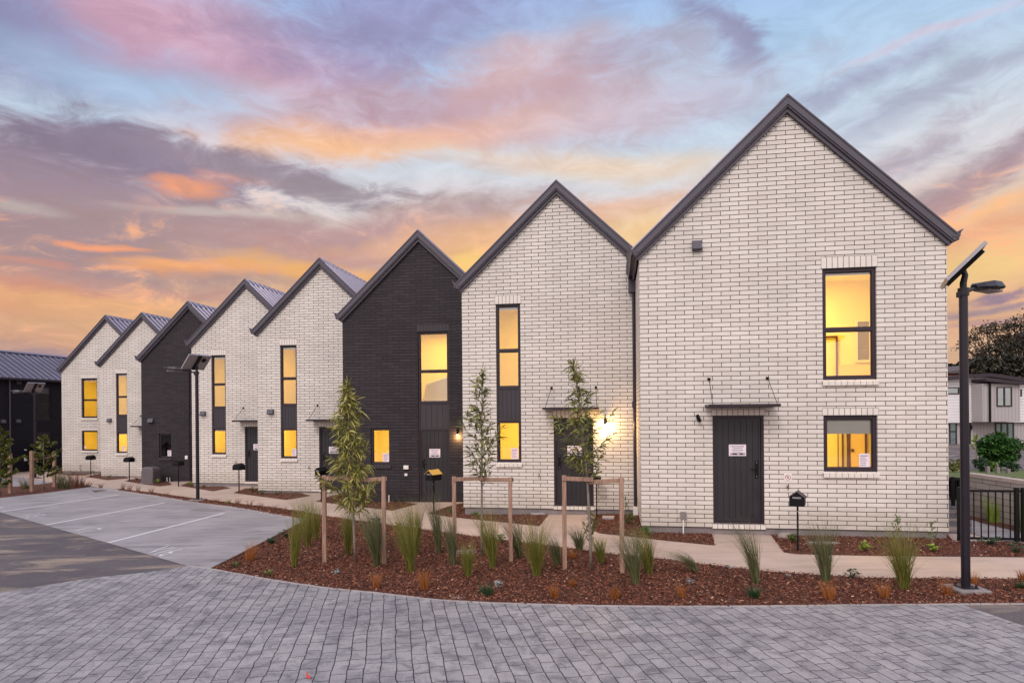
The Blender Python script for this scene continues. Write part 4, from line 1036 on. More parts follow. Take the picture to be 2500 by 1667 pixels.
# bark chips: real pieces lying on the beds
def chips(name, polys, dens, seed):
    r = random.Random(seed); m = MB()
    for poly, dn in zip(polys, dens):
        T = tessellate_polygon([[Vector((p.x, p.y, 0)) for p in poly]])
        for t_ in T:
            a, b, c = (poly[i] for i in t_); ar = abs((b - a).cross(c - a)) / 2
            nn_ = ar * dn; n_ = int(nn_) + (r.random() < nn_ % 1)
            for _ in range(n_):
                u_, v_ = r.random(), r.random()
                if u_ + v_ > 1: u_, v_ = 1 - u_, 1 - v_
                q = a + (b - a) * u_ + (c - a) * v_ + Vector((r.gauss(0, .025), r.gauss(0, .025)))
                if q.y > 40 or abs(q.x) > 30: continue
                L = r.choice((.010, .015, .02, .03, .042)) * r.uniform(.7, 1.2); W_ = r.uniform(.004, .010); an = r.uniform(0, 6.28); ti = r.uniform(-.5, .5)
                dx, dy = math.cos(an) * L / 2, math.sin(an) * L / 2; wx, wy = -math.sin(an) * W_ / 2, math.cos(an) * W_ / 2
                z = g(q.x, q.y) + r.uniform(.012, .03); tz = math.sin(ti) * L / 2; tw = r.uniform(-.006, .006)
                m.quad((q.x - dx - wx, q.y - dy - wy, z - tz - tw), (q.x + dx - wx, q.y + dy - wy, z + tz - tw), (q.x + dx + wx, q.y + dy + wy, z + tz + tw), (q.x - dx + wx, q.y - dy + wy, z - tz + tw))
    o = m.build(name, M['chip']); o['kind'] = 'stuff'; o['label'] = 'loose red-brown bark chips covering the planting beds'; return o
fr_ = BEDS['front']
chips('bark_chips', [fr_, BEDS['b1'], BEDS['b12'], BEDS['b2'], BEDS['b3'], BEDS['b4'], BEDS['left']], [2300, 1300, 1300, 700, 500, 300, 60], 3)

# lawn behind the low wall
lz = lambda y: .72 - (y - 15) * .077
lm = MB()
ys = [11, 13, 14.4, 17.3, 20, 25, 30, 36, 46]
for i in range(len(ys) - 1):
    y0, y1 = ys[i], ys[i + 1]; x0 = 10.28 if y0 < 17 else 10.4 + (y0 - 17.2) * .2; x1 = 10.28 if y1 <= 17 else 10.4 + (y1 - 17.2) * .2
    if ys[i] == 14.4: x0 = x1 = 11.4
    if y0 < 14.3: x0 = x1 = 10.28
    lm.quad((x0, y0, lz(y0)), (70, y0, lz(y0)), (70, y1, lz(y1)), (x1, y1, lz(y1)))
structure(lm.build('lawn', M['lawn']))
# low block wall
bw = empty('garden_wall', (0, 0, 0)); tag(bw, 'low pale block wall with a brick-on-edge top beyond the black gates', 'wall')
def wseg(a, b, z0, z1, th=.2):
    a, b = Vector(a), Vector(b); d = b - a; L = d.length; e = empty('x', (0, 0, 0)); bpy.data.objects.remove(e)
    o = MB().box(0, L, 0, th, z0, z1 - .075).build('wall_face', M['brick_wallet'], bw); o.location = (a.x, a.y, 0); o.rotation_euler = (0, 0, math.atan2(d.y, d.x))
    m = MB(); n_ = int(L / .085); 
    for i in range(n_): m.box(i * .085 + .004, i * .085 + .081, -.012, th + .012, z1 - .075, z1)
    c = m.build('coping', pm('coping_brick', c8(176, 160, 154), .7, var=.1), bw); c.location = o.location; c.rotation_euler = o.rotation_euler
    MB().box(0, L, -.004, th, z1 - .074, z1 - .008).build('mortar_bed', M['concrete_plinth'], c)
wseg((10.15, 14.3), (10.15, 9.5), -.2, .955); wseg((11.5, 17.2), (10.8, 17.2), -.2, .66)
sheet('mulch_bed', [(9.75, 9.5), (10.15, 9.5), (10.15, 14.3), (10.0, 14.3), (9.75, 13.2)], .02, M['mulch'])
sheet('side_path', p_(2372, 1249, 2458, 1279, 2500, 1292, 2700, 1350, 2700, 1375, 2500, 1328, 2420, 1316, 2372, 1302), .012, M['bay'])
sheet('side_path', [(8.0, 14.6), (9.9, 14.4), (9.9, 15.8), (8.0, 15.9)], .006, M['bay'])

# ================================================================== STREET FURNITURE
def fence(name, p0, d, L, z0, z1, posts, gap, label, cat='fence'):
    f = empty(name, (p0[0], p0[1], z0), math.atan2(d[1], d[0])); tag(f, label, cat)
    H = z1 - z0
    for x in posts:
        MB().box(x - .032, x + .032, -.032, .032, -.1, H + .04).build('post', M['black'], f, bevel=.004)
    ps = sorted(posts); m = MB()
    MB().box(ps[0], L, -.016, .016, H - .045, H - .005).build('top_rail', M['black'], f); MB().box(ps[0], L, -.016, .016, .05, .09).build('bottom_rail', M['black'], f)
    x = ps[0] + gap
    while x < L:
        if all(abs(x - q) > .06 for q in posts): MB().box(x - .008, x + .008, -.008, .008, .09, H - .045).build('baluster', M['black'], f)
        x += gap
    return f
fence('metal_fence', (8.09, 11.5), UX.xy, 2.3, -.01, .94, (0, .93, 1.04, 2.2), .118, 'black metal gates and railing between the brick corner and the low block wall', 'gate')
fence('metal_fence', (10.25, 15.05), UX.xy, 1.5, .2, .74, (.0, .17, 1.45), .06, 'low black railing farther back beyond the near black gates', 'fence')
# wooden paling fence in front of the townhouse
pf = empty('paling_fence', (21, 38, lz(38) - .1)); tag(pf, 'weathered grey timber paling fence in front of the two storey house', 'fence')
m = MB(); x = 3.5
rr = random.Random(4)
while x < 14:
    m.box(x, x + .128, 0, .025, 0, 1.32 + rr.uniform(-.02, .02)); x += .15
m.build('palings', M['paling'], pf); MB().box(3.5, 14, .026, .07, .25, .34).box(3.5, 14, .026, .07, .95, 1.04).build('rail', M['paling'], pf)

NV = Vector((-.63, .35, .70)).normalized(); AV = Vector((.486, .874, 0)).normalized(); BV = NV.cross(AV).normalized()
if BV.z < 0: BV = -BV
def street_lamp(p, H, arm, label, r=.053):
    e = empty('street_lamp', p); tag(e, label, 'street lamp', 'solar street lamps')
    MB().box(-.21, .21, -.19, .19, .0, .05).build('concrete_pad', M['concrete_plinth'], e, bevel=.01)
    MB().tube([(0, 0, .03), (0, 0, H - .28)], [r, r * .96], 20).build('pole', M['pole'], e, smooth=False)
    b = MB(); b.box(-.1, .1, -.1, .1, .05, .066)
    for sx in (-1, 1):
        for sy in (-1, 1): b.tube([(sx * .08, sy * .08, .06), (sx * .08, sy * .08, .10)], .013, 8)
    b.build('base_plate', M['pole'], e)
    c = MB(); c.tube([(0, 0, H - .32), (0, 0, H - .12), (BV.x * .03, BV.y * .03, H - .02), (0, 0, H + .06)], [.04, .04, .036, .032], 12); c.box(-.075, -.05, -.03, .03, H - .31, H - .24)
    c.build('bracket', M['pole'], e)
    # solar panel
    Mx = Matrix((AV, BV, NV)).transposed().to_4x4(); Mx.translation = Vector((0, 0, H + .09))
    m = MB(); m.box(-.365, .365, -.28, .28, .012, .03, Mx); pn = m.build('solar_panel', M['solar'], e)
    m = MB()
    for x0, x1, y0, y1 in ((-.38, -.355, -.295, .295), (.355, .38, -.295, .295), (-.355, .355, -.295, -.27), (-.355, .355, .27, .295)): m.box(x0, x1, y0, y1, -.012, .034, Mx)
    m.build('panel_frame', M['steel'], pn)
    MB().box(-.354, .354, -.289, .289, .004, .0115, Mx).build('back_sheet', M['panel_back'], pn)
    MB().box(-.045, .045, -.28, .28, -.05, .0035, Mx).build('mounting_channel', M['black'], pn)
    MB().box(.14, .25, .05, .17, -.03, .0035, Mx).build('junction_box', M['black'], pn)
    # arm and head
    d = Vector((arm[0], arm[1], 0)).normalized(); Ma = Matrix((d, Vector((-d.y, d.x, 0)), Vector((0, 0, 1)))).transposed().to_4x4(); Ma.translation = Vector((0, 0, H - .21))
    a = MB(); a.tube([Ma @ Vector((.03, 0, -.03)), Ma @ Vector((.2, 0, .02)), Ma @ Vector((.36, 0, .065))], [.028, .026, .026], 10)
    a.tube([Ma @ Vector((0, 0, -.08)), Ma @ Vector((0, 0, .02))], .066, 16); a.build('arm', M['pole'], e)
    h = MB(); prof = [(.28, .04, .04, .09), (.40, .11, .04, .13), (.60, .15, .045, .165), (.82, .145, .065, .17), (.95, .10, .09, .16), (1.0, .03, .11, .145)]
    for x, w, z0, z1 in prof:
        zm = z0 + (z1 - z0) * .3
        for q in ((-w * .8, z0), (w * .8, z0), (w, zm), (w * .72, z1), (-w * .72, z1), (-w, zm)): h.v.append(tuple(Ma @ Vector((x, q[0], q[1]))))
    for i in range(len(prof) - 1):
        for k in range(6): h.f.append((i * 6 + k, i * 6 + (k + 1) % 6, (i + 1) * 6 + (k + 1) % 6, (i + 1) * 6 + k))
    h.f.append((0, 1, 2, 3, 4, 5)); h.f.append(tuple(5 * 6 + k for k in range(6)))
    hd = h.build('lamp_head', M['pole'], e)
    MB().box(.48, .88, -.09, .09, .034, .06, Ma).build('lens', M['panel_back'], hd)
    return e
street_lamp(G(2358, 1442), 4.18, (.86, .5), 'nearest solar street lamp, tall dark pole at the right in front of the largest house')
street_lamp(G(483, 1222), 4.24, (-.97, -.05), 'solar street lamp in front of the left row houses beside the parking bays')
street_lamp(G(86, 1168), 4.35, (-.97, -.22), 'farthest solar street lamp, at the left edge before the long black house')

def letterbox(p, kind, z, w, h, d, rot, label, post=None, roofmat=None):
    e = empty('letterbox', p, rot); tag(e, label, 'letterbox', 'letterboxes on posts by the front paths')
    MB().box(-.014, .014, -.014, .014, -.02, z).build('post', M['black'], e)
    m = MB()
    if kind == 'arch':
        prof = [(-w / 2, 0), (w / 2, 0)] + [(w / 2 * math.cos(a), h * .5 + h * .5 * math.sin(a)) for a in [i * math.pi / 10 for i in range(11)]]
    elif kind == 'gable': prof = [(-w / 2, 0), (w / 2, 0), (w / 2, h * .62), (0, h), (-w / 2, h * .62)]
    else: prof = [(-w / 2, 0), (w / 2, 0), (w / 2, h), (-w / 2, h)]
    m.prism(prof, lambda q, t_: (q[0], t_, z + q[1]), -d / 2, d / 2)
    b = m.build('box', M['black'], e, bevel=.004)
    if kind == 'gable':
        r_ = MB()
        for s_ in (-1, 1):
            r_.prism([(0, h + .012), (s_ * (w / 2 + .02), h * .60), (s_ * (w / 2 + .02), h * .60 - .008), (0, h + .003)], lambda q, t_: (q[0], t_, z + q[1]), -d / 2 - .015, d / 2 + .015)
        r_.build('lid', roofmat or M['black'], b)
        MB().box(-w * .28, w * .28, -d / 2 - .003, -d / 2 - .001, z + h * .56, z + h * .68).build('slot', M['steel'], b)
    else:
        MB().box(-w * .34, w * .34, -d / 2 - .004, -d / 2 - .001, z + h * .55, z + h * .62).build('slot', M['frame'], b)
    MB().tube([(0, -.016, z - .1), (0, -.02, z - .1)], .012, 8).build('reflector', M['steel'], e)
    return e
brass = pm('brass_lid', (.75, .45, .10, 1), .4, .3, var=.1)
letterbox(G(1948, 1345), 'gable', .78, .235, .235, .30, -.5, 'nearest letterbox, black with a pitched lid, right of the door of the largest house', roofmat=M['frame'])
letterbox(G(1457, 1262), 'flat', .80, .20, .145, .28, -.1, 'flat-topped black letterbox behind the right staked tree, near the glowing wall lamp')
letterbox(G(1059, 1248), 'gable', .80, .25, .26, .34, R(-38), 'black letterbox with a shiny brass lid in front of the near black house door', roofmat=brass)
letterbox(G(785, 1224), 'gable', .80, .22, .21, .30, R(-30), 'black pitched letterbox beside the left post of the left staked tree')
letterbox(G(583.7, 1201), 'arch', .78, .30, .22, .30, R(-15), 'arched black letterbox right of the middle street lamp, before the narrow dark door')
letterbox(G(435.8, 1187.7), 'arch', .82, .30, .22, .30, R(-15), 'arched black letterbox in front of the farther black house')
letterbox(G(315.8, 1174.4), 'arch', .85, .32, .22, .30, R(-15), 'arched black letterbox just left of the dark grey rounded cabinet')
letterbox(G(221.8, 1163.9), 'arch', .85, .32, .21, .30, R(-15), 'arched black letterbox in front of the farthest white house')

# grey utility bin
bn = empty('utility_cabinet', G(360, 1181) + Vector((0, .3, 0)), -TH); tag(bn, 'dark grey rounded cabinet standing against the farther black house', 'cabinet')
m = MB(); m.prism([(-.32, 0), (.24, 0), (.27, .5), (.24, .62), (.14, .68), (-.17, .70), (-.27, .64), (-.30, .5)], lambda q, t_: (q[0], t_, q[1]), -.25, .25)
m.build('cabinet_body', pm('grey_plastic', c8(92, 84, 88), .55, var=.06), bn, bevel=.05, smooth=False)
MB().box(-.34, .28, -.28, .28, -.02, .03).build('base', M['concrete_plinth'], bn)

# ================================================================== PLANTS
def leafshape(m, p, d, L, W, droop, r, side=None):
    """long folded leaf from p along d"""
    d = d.normalized(); up = Vector((0, 0, 1)); s = d.cross(up)
    if s.length < .05: s = Vector((1, 0, 0))
    s.normalize(); s = (Matrix.Rotation(r.uniform(-1.2, 1.2), 3, d) @ s)
    n = s.cross(d)
    P = []
    for t_ in (0, .35, .7, 1.0):
        P.append(p + d * L * t_ + Vector((0, 0, -droop * L * t_ * t_)))
    b = len(m.v)
    m.v += [tuple(P[0]), tuple(P[1] + s * W * .5 + n * W * .12), tuple(P[1] - s * W * .5 + n * W * .12), tuple(P[2] + s * W * .42), tuple(P[2] - s * W * .42), tuple(P[3])]
    m.f += [(b, b + 1, b + 2), (b + 1, b + 3, b + 4, b + 2), (b + 3, b + 5, b + 4)]
def sapling(name, p, H, top, c0, nb, per, brl, leaf, mat, label, cat='tree', seed=1, lean=0.0, up=.9, bow=0.0, trunk_r=.022, group=None, droop=.25, tops=10, parent=None, jitter=1.0, shape=None):
    r = random.Random(seed); e = empty(name, p); tag(e, label, cat, group)
    tp = lambda t_: Vector((top[0] * t_ + bow * math.sin(t_ * math.pi), top[1] * t_, H * t_))
    tm = MB(); tm.tube([tp(i / 8) for i in range(9)], [trunk_r * (1 - .8 * i / 8) for i in range(9)], 7)
    cm = MB(); shape = shape or (lambda q: (1 - q) ** .7 * min(1, .35 + q * 3))
    for i in range(nb):
        q = (i + r.random()) / nb; t_ = c0 + (1 - c0) * q * .97
        b0 = tp(t_); a = i * 2.4 + r.uniform(-.5, .5); L = brl * shape(q) * r.choice((r.uniform(.3, .7), r.uniform(.7, 1.1), r.uniform(.9, 1.35), r.uniform(1.0, 1.5)))
        dr = Vector((math.cos(a), math.sin(a), up * r.uniform(.6, 1.3))).normalized()
        b1 = b0 + dr * L * .5; b2 = b1 + (dr + Vector((0, 0, .35))).normalized() * L * .5
        tm.tube([b0, b1, b2], [trunk_r * .3, trunk_r * .2, trunk_r * .08], 4, cap=False)
        n_ = max(3, int(per * (.4 + L / brl)))
        for k in range(n_):
            u_ = (k + r.random()) / n_; u_ = .15 + .85 * u_
            bp = b0.lerp(b1, u_ * 2) if u_ < .5 else b1.lerp(b2, u_ * 2 - 1)
            dl = (dr * 1.0 + Vector((r.uniform(-1, 1), r.uniform(-1, 1), r.uniform(-.7, .9))) * .9 * jitter)
            leafshape(cm, bp, dl, leaf[0] * r.uniform(.6, 1.2), leaf[1] * r.uniform(.7, 1.2), droop * r.uniform(.2, 1.8), r)
    for k in range(tops):
        leafshape(cm, tp(1 - .12 * r.random()), Vector((r.uniform(-.5, .5), r.uniform(-.5, .5), 1)), leaf[0] * r.uniform(.7, 1.1), leaf[1], .05, r)
    tm.build('trunk', M['bark'], e, smooth=True); cm.build('crown', mat, e)
    return e
def at_tree(px, pyb, pxt, pyt):
    p = G(px, pyb); k = p.y / FP; return p, (pyb - pyt) * k, ((pxt - px + (pyb - pyt) * ROLL) * k, 0)
p, H, tp_ = at_tree(868, 1370, 847, 930)
sapling('young_tree', p, H, tp_, .25, 84, 26, .39, (.19, .022), M['leaf_olive'], 'left staked sapling with the densest olive foliage, in front of the near black house', seed=11, up=.6, jitter=1.3, droop=.5, trunk_r=.026, group='staked saplings in the bark bed', shape=lambda q: min(1, (1 - q) * 1.35) ** .8 * min(1, .75 + q * 2.4) * (1 + .22 * math.sin(q * 19)))
p, H, tp_ = at_tree(1176, 1358, 1177, 901)
sapling('young_tree', p, H, tp_, .37, 46, 15, .46, (.17, .025), M['leaf_deep'], 'middle staked sapling, thin and sparse, where black and white brick walls meet', seed=5, up=.95, jitter=1.2, trunk_r=.024, group='staked saplings in the bark bed', shape=lambda q: min(1, (1 - q) * 1.3) * min(1, .55 + q * 3) * (1 + .25 * math.sin(q * 17 + 1)))
p, H, tp_ = at_tree(1443, 1391, 1399, 882)
sapling('young_tree', p, H, tp_, .42, 60, 17, .41, (.17, .024), M['leaf_deep'], 'right staked sapling leaning left at the top, before the door beside the glowing lamp', seed=8, up=.75, jitter=1.2, bow=.06, trunk_r=.026, group='staked saplings in the bark bed', droop=.35,
        shape=lambda q: (.55 + .55 * math.exp(-((q - .28) / .2) ** 2)) * min(1, (1 - q) * 1.6) * (1 + .2 * math.sin(q * 21)))
# timber stake frames
def stake_frame(pl, pr, ztl, ztr, mid, label, name='stake_frame'):
    a, b = G(*pl), G(*pr); c = G(*mid)
    e = empty(name, a); tag(e, label, 'tree stakes', 'timber frames holding the saplings')
    w = .031
    for q, zt_ in ((a, ztl), (b, ztr)):
        k = q.y / FP; h_ = (zt_[0] - zt_[1]) * k; o = q - a
        MB().box(o.x - w, o.x + w, o.y - w, o.y + w, o.z - .1, o.z + h_).build('post', M['timber'], e, bevel=.004)
    ha = (ztl[0] - ztl[1]) * a.y / FP; hb = (ztr[0] - ztr[1]) * b.y / FP
    for o, h_, s_ in ((Vector((0, 0, 0)), ha, 1), (b - a, hb, -1)):
        cc_ = c - a; p0 = Vector((o.x, o.y, o.z + h_ - .045)); p1 = Vector((cc_.x + .04 * s_, cc_.y - .03, o.z + h_ - .06 - .03 * (s_ < 0)))
        d = (p1 - p0); L = d.length; x_ = d.normalized(); y_ = Vector((0, 0, 1)).cross(x_).normalized(); z_ = x_.cross(y_)
        Mx = Matrix((x_, y_, z_)).transposed().to_4x4(); Mx.translation = p0
        MB().box(-.03, L, -w - .024, -w - .001, -.03, .035, Mx).build('rail', M['timber'], e, bevel=.003)
    t_ = MB(); cc_ = c - a; t_.tube([(cc_.x + .034 * math.cos(i), cc_.y + .034 * math.sin(i), ha - .09) for i in range(7)], .007, 5, cap=False); t_.build('tie', M['black'], e)
    return e
stake_frame((793, 1374), (938, 1377), (1374, 1160), (1377, 1163), (868, 1370), 'timber stake frame round the left, densest sapling')
stake_frame((1110, 1370), (1247, 1372), (1370, 1163), (1372, 1165), (1176, 1358), 'timber stake frame round the middle, sparsest sapling')
stake_frame((1379, 1391), (1519, 1400), (1391, 1160), (1400, 1166), (1443, 1391), 'timber stake frame round the right sapling, before the glowing lamp')

def blade_clump(p, h, lean, n, spread, mat, r, width=.006, root=.05, curl=.5):
    m = MB()
    for _ in range(n):
        a = r.uniform(0, 6.283); rr_ = root * math.sqrt(r.random()); b0 = Vector((rr_ * math.cos(a), rr_ * math.sin(a), -.01))
        a2 = a + r.uniform(-.8, .8); o = Vector((math.cos(a2), math.sin(a2), 0)) * spread * r.uniform(.1, 1.0) ** 1.0
        hh = h * r.choice((r.uniform(.3, .7), r.uniform(.6, 1.0), r.uniform(.8, 1.15), r.uniform(.85, 1.2))); ln_ = Vector((lean[0], lean[1], 0)) * r.uniform(.6, 1.25)
        wa = r.uniform(0, 3.14); s = Vector((math.cos(wa), math.sin(wa), 0)) * width * r.uniform(.6, 1.2)
        if r.random() < .12: o = o * 1.9; hh *= .8
        pts = []
        for i in range(5):
            t_ = i / 4
            q = b0 + Vector((0, 0, hh * (t_ - curl * .25 * t_ ** 3))) + (o + ln_) * hh / h * (t_ * .28 + .72 * t_ ** 2.4)
            pts.append(q)
        bs = len(m.v)
        for i, q in enumerate(pts):
            w = (1, .9, .7, .45, .1)[i]; m.v += [tuple(q - s * w * .5), tuple(q + s * w * .5)]
        for i in range(4): k = bs + i * 2; m.f.append((k, k + 1, k + 3, k + 2))
    return m
def grass(px, py, pxt, pyt, label, mat='grass_blade', n=230, spread=.13, root=.055, width=.0065, name='grass_clump', cat='grass', group='tall grass clumps in the bark bed', seed=None, curl=.5, deep=None):
    p = G(px, py); k = p.y / FP; h = (py - pyt) * k * (1.3 if name == 'grass_clump' else 1.1); lx = (pxt - px) * k
    r = random.Random(seed if seed is not None else int(px * 7 + py))
    o = blade_clump(p, h, (lx, r.uniform(-.06, .06)), n, spread, M[mat], r, width, root, curl).build(name, M[mat]); o.location = p; tag(o, label, cat, group)
    return o
TALL = [
 (719, 1384, 740, 1262, 'tall green grass clump leaning right, leftmost near the tip of the bark bed', 'grass_blade', .10),
 (753, 1336, 737, 1236, 'tall grass clump just behind the leftmost tall one, beside the parking bay', 'grass_blade', .12),
 (772, 1318, 764, 1238, 'tall grass clump immediately left of the left sapling\'s left post, farthest back', 'grass_blade', .10),
 (850, 1355, 846, 1255, 'upright grass clump directly behind the trunk of the left sapling', 'grass_blade', .09),
 (921, 1385, 885, 1262, 'grey-green grass clump bending left at the right post of the left sapling', 'grass_blue', .12),
 (926, 1332, 910, 1255, 'short grass clump behind the right post of the left sapling', 'grass_blue', .10),
 (1003, 1397, 965, 1258, 'biggest grass clump, spreading left, between the left and middle stake frames', 'grass_blade', .16),
 (1015, 1356, 1008, 1248, 'upright grass clump just behind the biggest one, between the left and middle stake frames', 'grass_blade', .12),
 (1071, 1352, 1050, 1232, 'grey-green grass clump in front of the letterbox with the brass lid', 'grass_blue', .09),
 (1107, 1381, 1082, 1276, 'thin grey-green grass clump touching the left post of the middle frame', 'grass_blue', .08),
 (1142, 1409, 1138, 1335, 'low grass clump in front of the round inspection cover', 'grass_blade', .09),
 (1203, 1388, 1176, 1268, 'grass clump right of the trunk of the middle sapling', 'grass_blade', .12),
 (1268, 1363, 1233, 1275, 'grass clump bending left, behind the right post of the middle frame', 'grass_blue', .11),
 (1311, 1407, 1302, 1290, 'broad upright grass clump midway between the middle and right stake frames', 'grass_blade', .16),
 (1362, 1381, 1333, 1316, 'slanting grass clump at the left post of the right frame', 'grass_blue', .09),
 (1415, 1344, 1404, 1296, 'small grass clump at the path edge inside the right stake frame', 'grass_blue', .12),
 (1469, 1375, 1450, 1318, 'grass clump right of the trunk of the right sapling', 'grass_blade', .09),
 (1551, 1427, 1528, 1312, 'tall grass clump just right of the right stake frame, nearest the pavers', 'grass_blue', .15),
 (1584, 1402, 1556, 1310, 'grass clump behind the tall one to the right of the right stake frame', 'grass_blade', .12),
 (1701, 1399, 1604, 1336, 'grass clump arching strongly to the left over the footpath', 'grass_blue', .07),
 (1846, 1426, 1798, 1303, 'tall grass clump leaning left in front of the path to the largest house', 'grass_blue', .09),
 (2016, 1421, 2000, 1300, 'tall grass clump below the nearest letterbox, an orange tuft at its foot', 'grass_blue', .14),
 (2207, 1438, 2185, 1306, 'widest fanning grass clump, nearest on the left of the near lamp pole', 'grass_blade', .19),
]
for px, py, pxt, pyt, lb, mt, sp in TALL:
    p_y = G(px, py).y
    grass(px, py, pxt, pyt, lb, mt, n=400 if sp > .11 else 290, spread=sp * 2.5, root=.03 + sp * .13, width=.0058, curl=1.6 if 'arching' in lb else .35)
ORANGE = [
 (610, 1369, 622, 1318, 'large orange grass tuft at the pointed left end of the bark bed', .17, .07), (919.6, 1437, 918, 1398, 'orange grass tuft below the right post of the left stake frame', .09, .04),
 (1037, 1439, 1032, 1388, 'brightest orange grass tuft, in front of the biggest green clump', .12, .05), (1353, 1459.5, 1350, 1422, 'orange grass tuft at the front edge, left below the right stake frame', .10, .045),
 (1396, 1434, 1398, 1408, 'small orange tuft inside the right stake frame', .09, .03), (1500, 1462.5, 1502, 1426, 'orange grass tuft at the front edge, right below the right stake frame', .10, .045),
 (1665, 1459.5, 1662, 1424, 'orange grass tuft beside a silver plant, right of the right stake frame', .09, .04), (1397, 1364, 1397, 1340, 'faint brown-orange tuft beside the left post of the right frame', .14, .05),
 (2026, 1464, 2020, 1416, 'orange grass tuft at the foot of the tall clump below the nearest letterbox', .14, .06), (2159, 1460, 2154, 1422, 'olive-orange tuft just left of the widest fanning clump', .11, .05),
 (2314, 1453, 2306, 1414, 'orange grass tuft just left of the near lamp pole', .12, .05), (2375, 1431, 2378, 1394, 'orange grass tuft just behind the near lamp pole', .09, .04), (2496, 1420, 2488, 1386, 'orange tuft at the right edge of the picture', .1, .04)]
for px, py, pxt, pyt, lb, sp, rt in ORANGE:
    grass(px, py, pxt, pyt, lb, 'grass_orange', n=150, spread=sp, root=rt, width=.005, name='orange_tuft', group='small orange grass tufts in the bark bed', curl=.5)
EDGE = [(300, 1196, 'first'), (315, 1199, 'second'), (336, 1201, 'third'), (369, 1206, 'fourth'), (405, 1211, 'fifth'), (528, 1226, 'sixth'), (580, 1233, 'seventh'), (609, 1238, 'eighth'), (635, 1242, 'ninth'), (667, 1249, 'tenth'), (690, 1254, 'eleventh')]
for i, (x, y, w) in enumerate(EDGE):
    grass(x, y, x + 2, y - (20 if i not in (4, 5) else 12), w + ' brown tuft from the left in the narrow strip along the parking bays', 'grass_brown', n=60, spread=.16, root=.06, width=.007, name='brown_tuft', group='brown tufts along the parking bays')
grass(555, 1231, 555, 1216, 'green tuft among the brown ones in the strip, below the middle street lamp', 'grass_blade', n=60, spread=.2, name='green_tuft', width=.01, group='green tufts')
for x, y, s, lb in ((1189, 1454, 34, 'round green tuft at the front edge below the middle sapling'), (1841, 1460, 34, 'round green tuft in front of the leaning grass near the path to the largest house'), (2494, 1437, 24, 'green tuft cut by the right edge of the picture')):
    grass(x, y, x, y - s, lb, 'leaf_shrubdark', n=170, spread=.17, root=.05, width=.009, name='green_tuft', group='green tufts', curl=.9)

def shrub(px, py, w, h, mat, label, n=150, leaf=(.045, .022), name='shrub', cat='shrub', seed=None, stems=0, group=None, up=.5, zoff=0):
    p = G(px, py); k = p.y / FP; W_, H_ = w * k / 2, h * k; r = random.Random(seed or int(px + py * 3)); e = empty(name, p + Vector((0, 0, zoff))); tag(e, label, cat, group)
    m = MB(); s = MB(); ns = stems or 9
    for i in range(ns):
        a = r.uniform(0, 6.28); q = r.random() ** .5; tip = Vector((math.cos(a) * W_ * q, math.sin(a) * W_ * q, H_ * (1.0 - .45 * q * q) * r.uniform(.75, 1.0)))
        midp = Vector((tip.x * .35, tip.y * .35, tip.z * .55)); s.tube([(0, 0, -.01), midp, tip], [.006, .004, .002], 4, cap=False)
        for j in range(n // ns):
            t_ = r.uniform(.2, 1); b = midp.lerp(tip, (t_ - .2) / .8) if t_ > .5 else Vector((0, 0, 0)).lerp(midp, t_ * 2)
            d = Vector((r.uniform(-1, 1), r.uniform(-1, 1), r.uniform(-.2, 1) * up + .2)); leafshape(m, b + d * .01, d, leaf[0] * r.uniform(.6, 1.3), leaf[1] * r.uniform(.7, 1.2), .2, r)
    s.build('stems', M['bark_dark'], e); m.build('foliage', M[mat], e); return e
SH = 'low shrubs in the planting beds'
shrub(699, 1314, 34, 26, 'leaf_shrubdark', 'dark leafy shrub on the bed edge beside the parking bays, nearest the tall grass', group=SH)
shrub(665, 1329, 36, 20, 'leaf_shrubdark', 'spreading dark shrub on the bed edge right of the large orange tuft', group=SH)
shrub(574, 1385, 26, 14, 'leaf_kow', 'low grey-green shrub near the tip of the bark bed', 70, group=SH); shrub(655, 1407, 34, 16, 'leaf_kow', 'low dull green shrub at the front edge left of the left stake frame', 80, group=SH)
shrub(2078, 1414, 46, 30, 'leaf_shrubdark', 'dark small-leaved shrub at the path edge below the nearest letterbox', 110, (.035, .02), group=SH)
shrub(821, 1403, 26, 16, 'silver', 'silver plant below the left sapling', 80, (.04, .008), group='silver plants'); shrub(1216, 1436, 22, 20, 'silver', 'silver plant beside the round green tuft below the middle sapling', 80, (.05, .008), group='silver plants')
shrub(1686, 1427, 22, 16, 'silver', 'silver plant behind the orange tuft right of the right frame', 60, (.045, .008), group='silver plants'); shrub(1780, 1390, 18, 10, 'silver', 'tiny silver plant at the path edge left of the leaning grass', 50, (.03, .008), group='silver plants')
shrub(1926, 1410, 18, 9, 'silver', 'pale dry sprig near the path edge right of the leaning grass', 40, (.03, .008), group='silver plants')
shrub(1938, 1324, 28, 24, 'leaf_shrub', 'bright green shrub just behind the nearest letterbox post', 150, (.05, .022), group=SH); shrub(2105, 1345, 44, 27, 'leaf_lime', 'lime green rounded shrub below the lower window of the largest house', 220, (.045, .02), group=SH)
shrub(2278, 1347, 42, 20, 'leaf_lime', 'lime green low shrub near the right corner of the largest house', 200, (.045, .02), group=SH)
shrub(2418, 1331, 56, 26, 'leaf_shrubdark', 'dark shrub in front of the black gates right of the near lamp pole', 200, group=SH); shrub(2478, 1350, 60, 34, 'leaf_shrubdark', 'loose shrub at the right edge in front of the gates', 180, group=SH)
shrub(1534, 1281, 36, 34, 'leaf_shrub', 'yellow-green shrub at the foot of the downpipe', 200, (.05, .024), group=SH); shrub(1579, 1307, 34, 24, 'leaf_shrub', 'green shrub at the left corner of the largest house', 180, (.05, .022), group=SH)
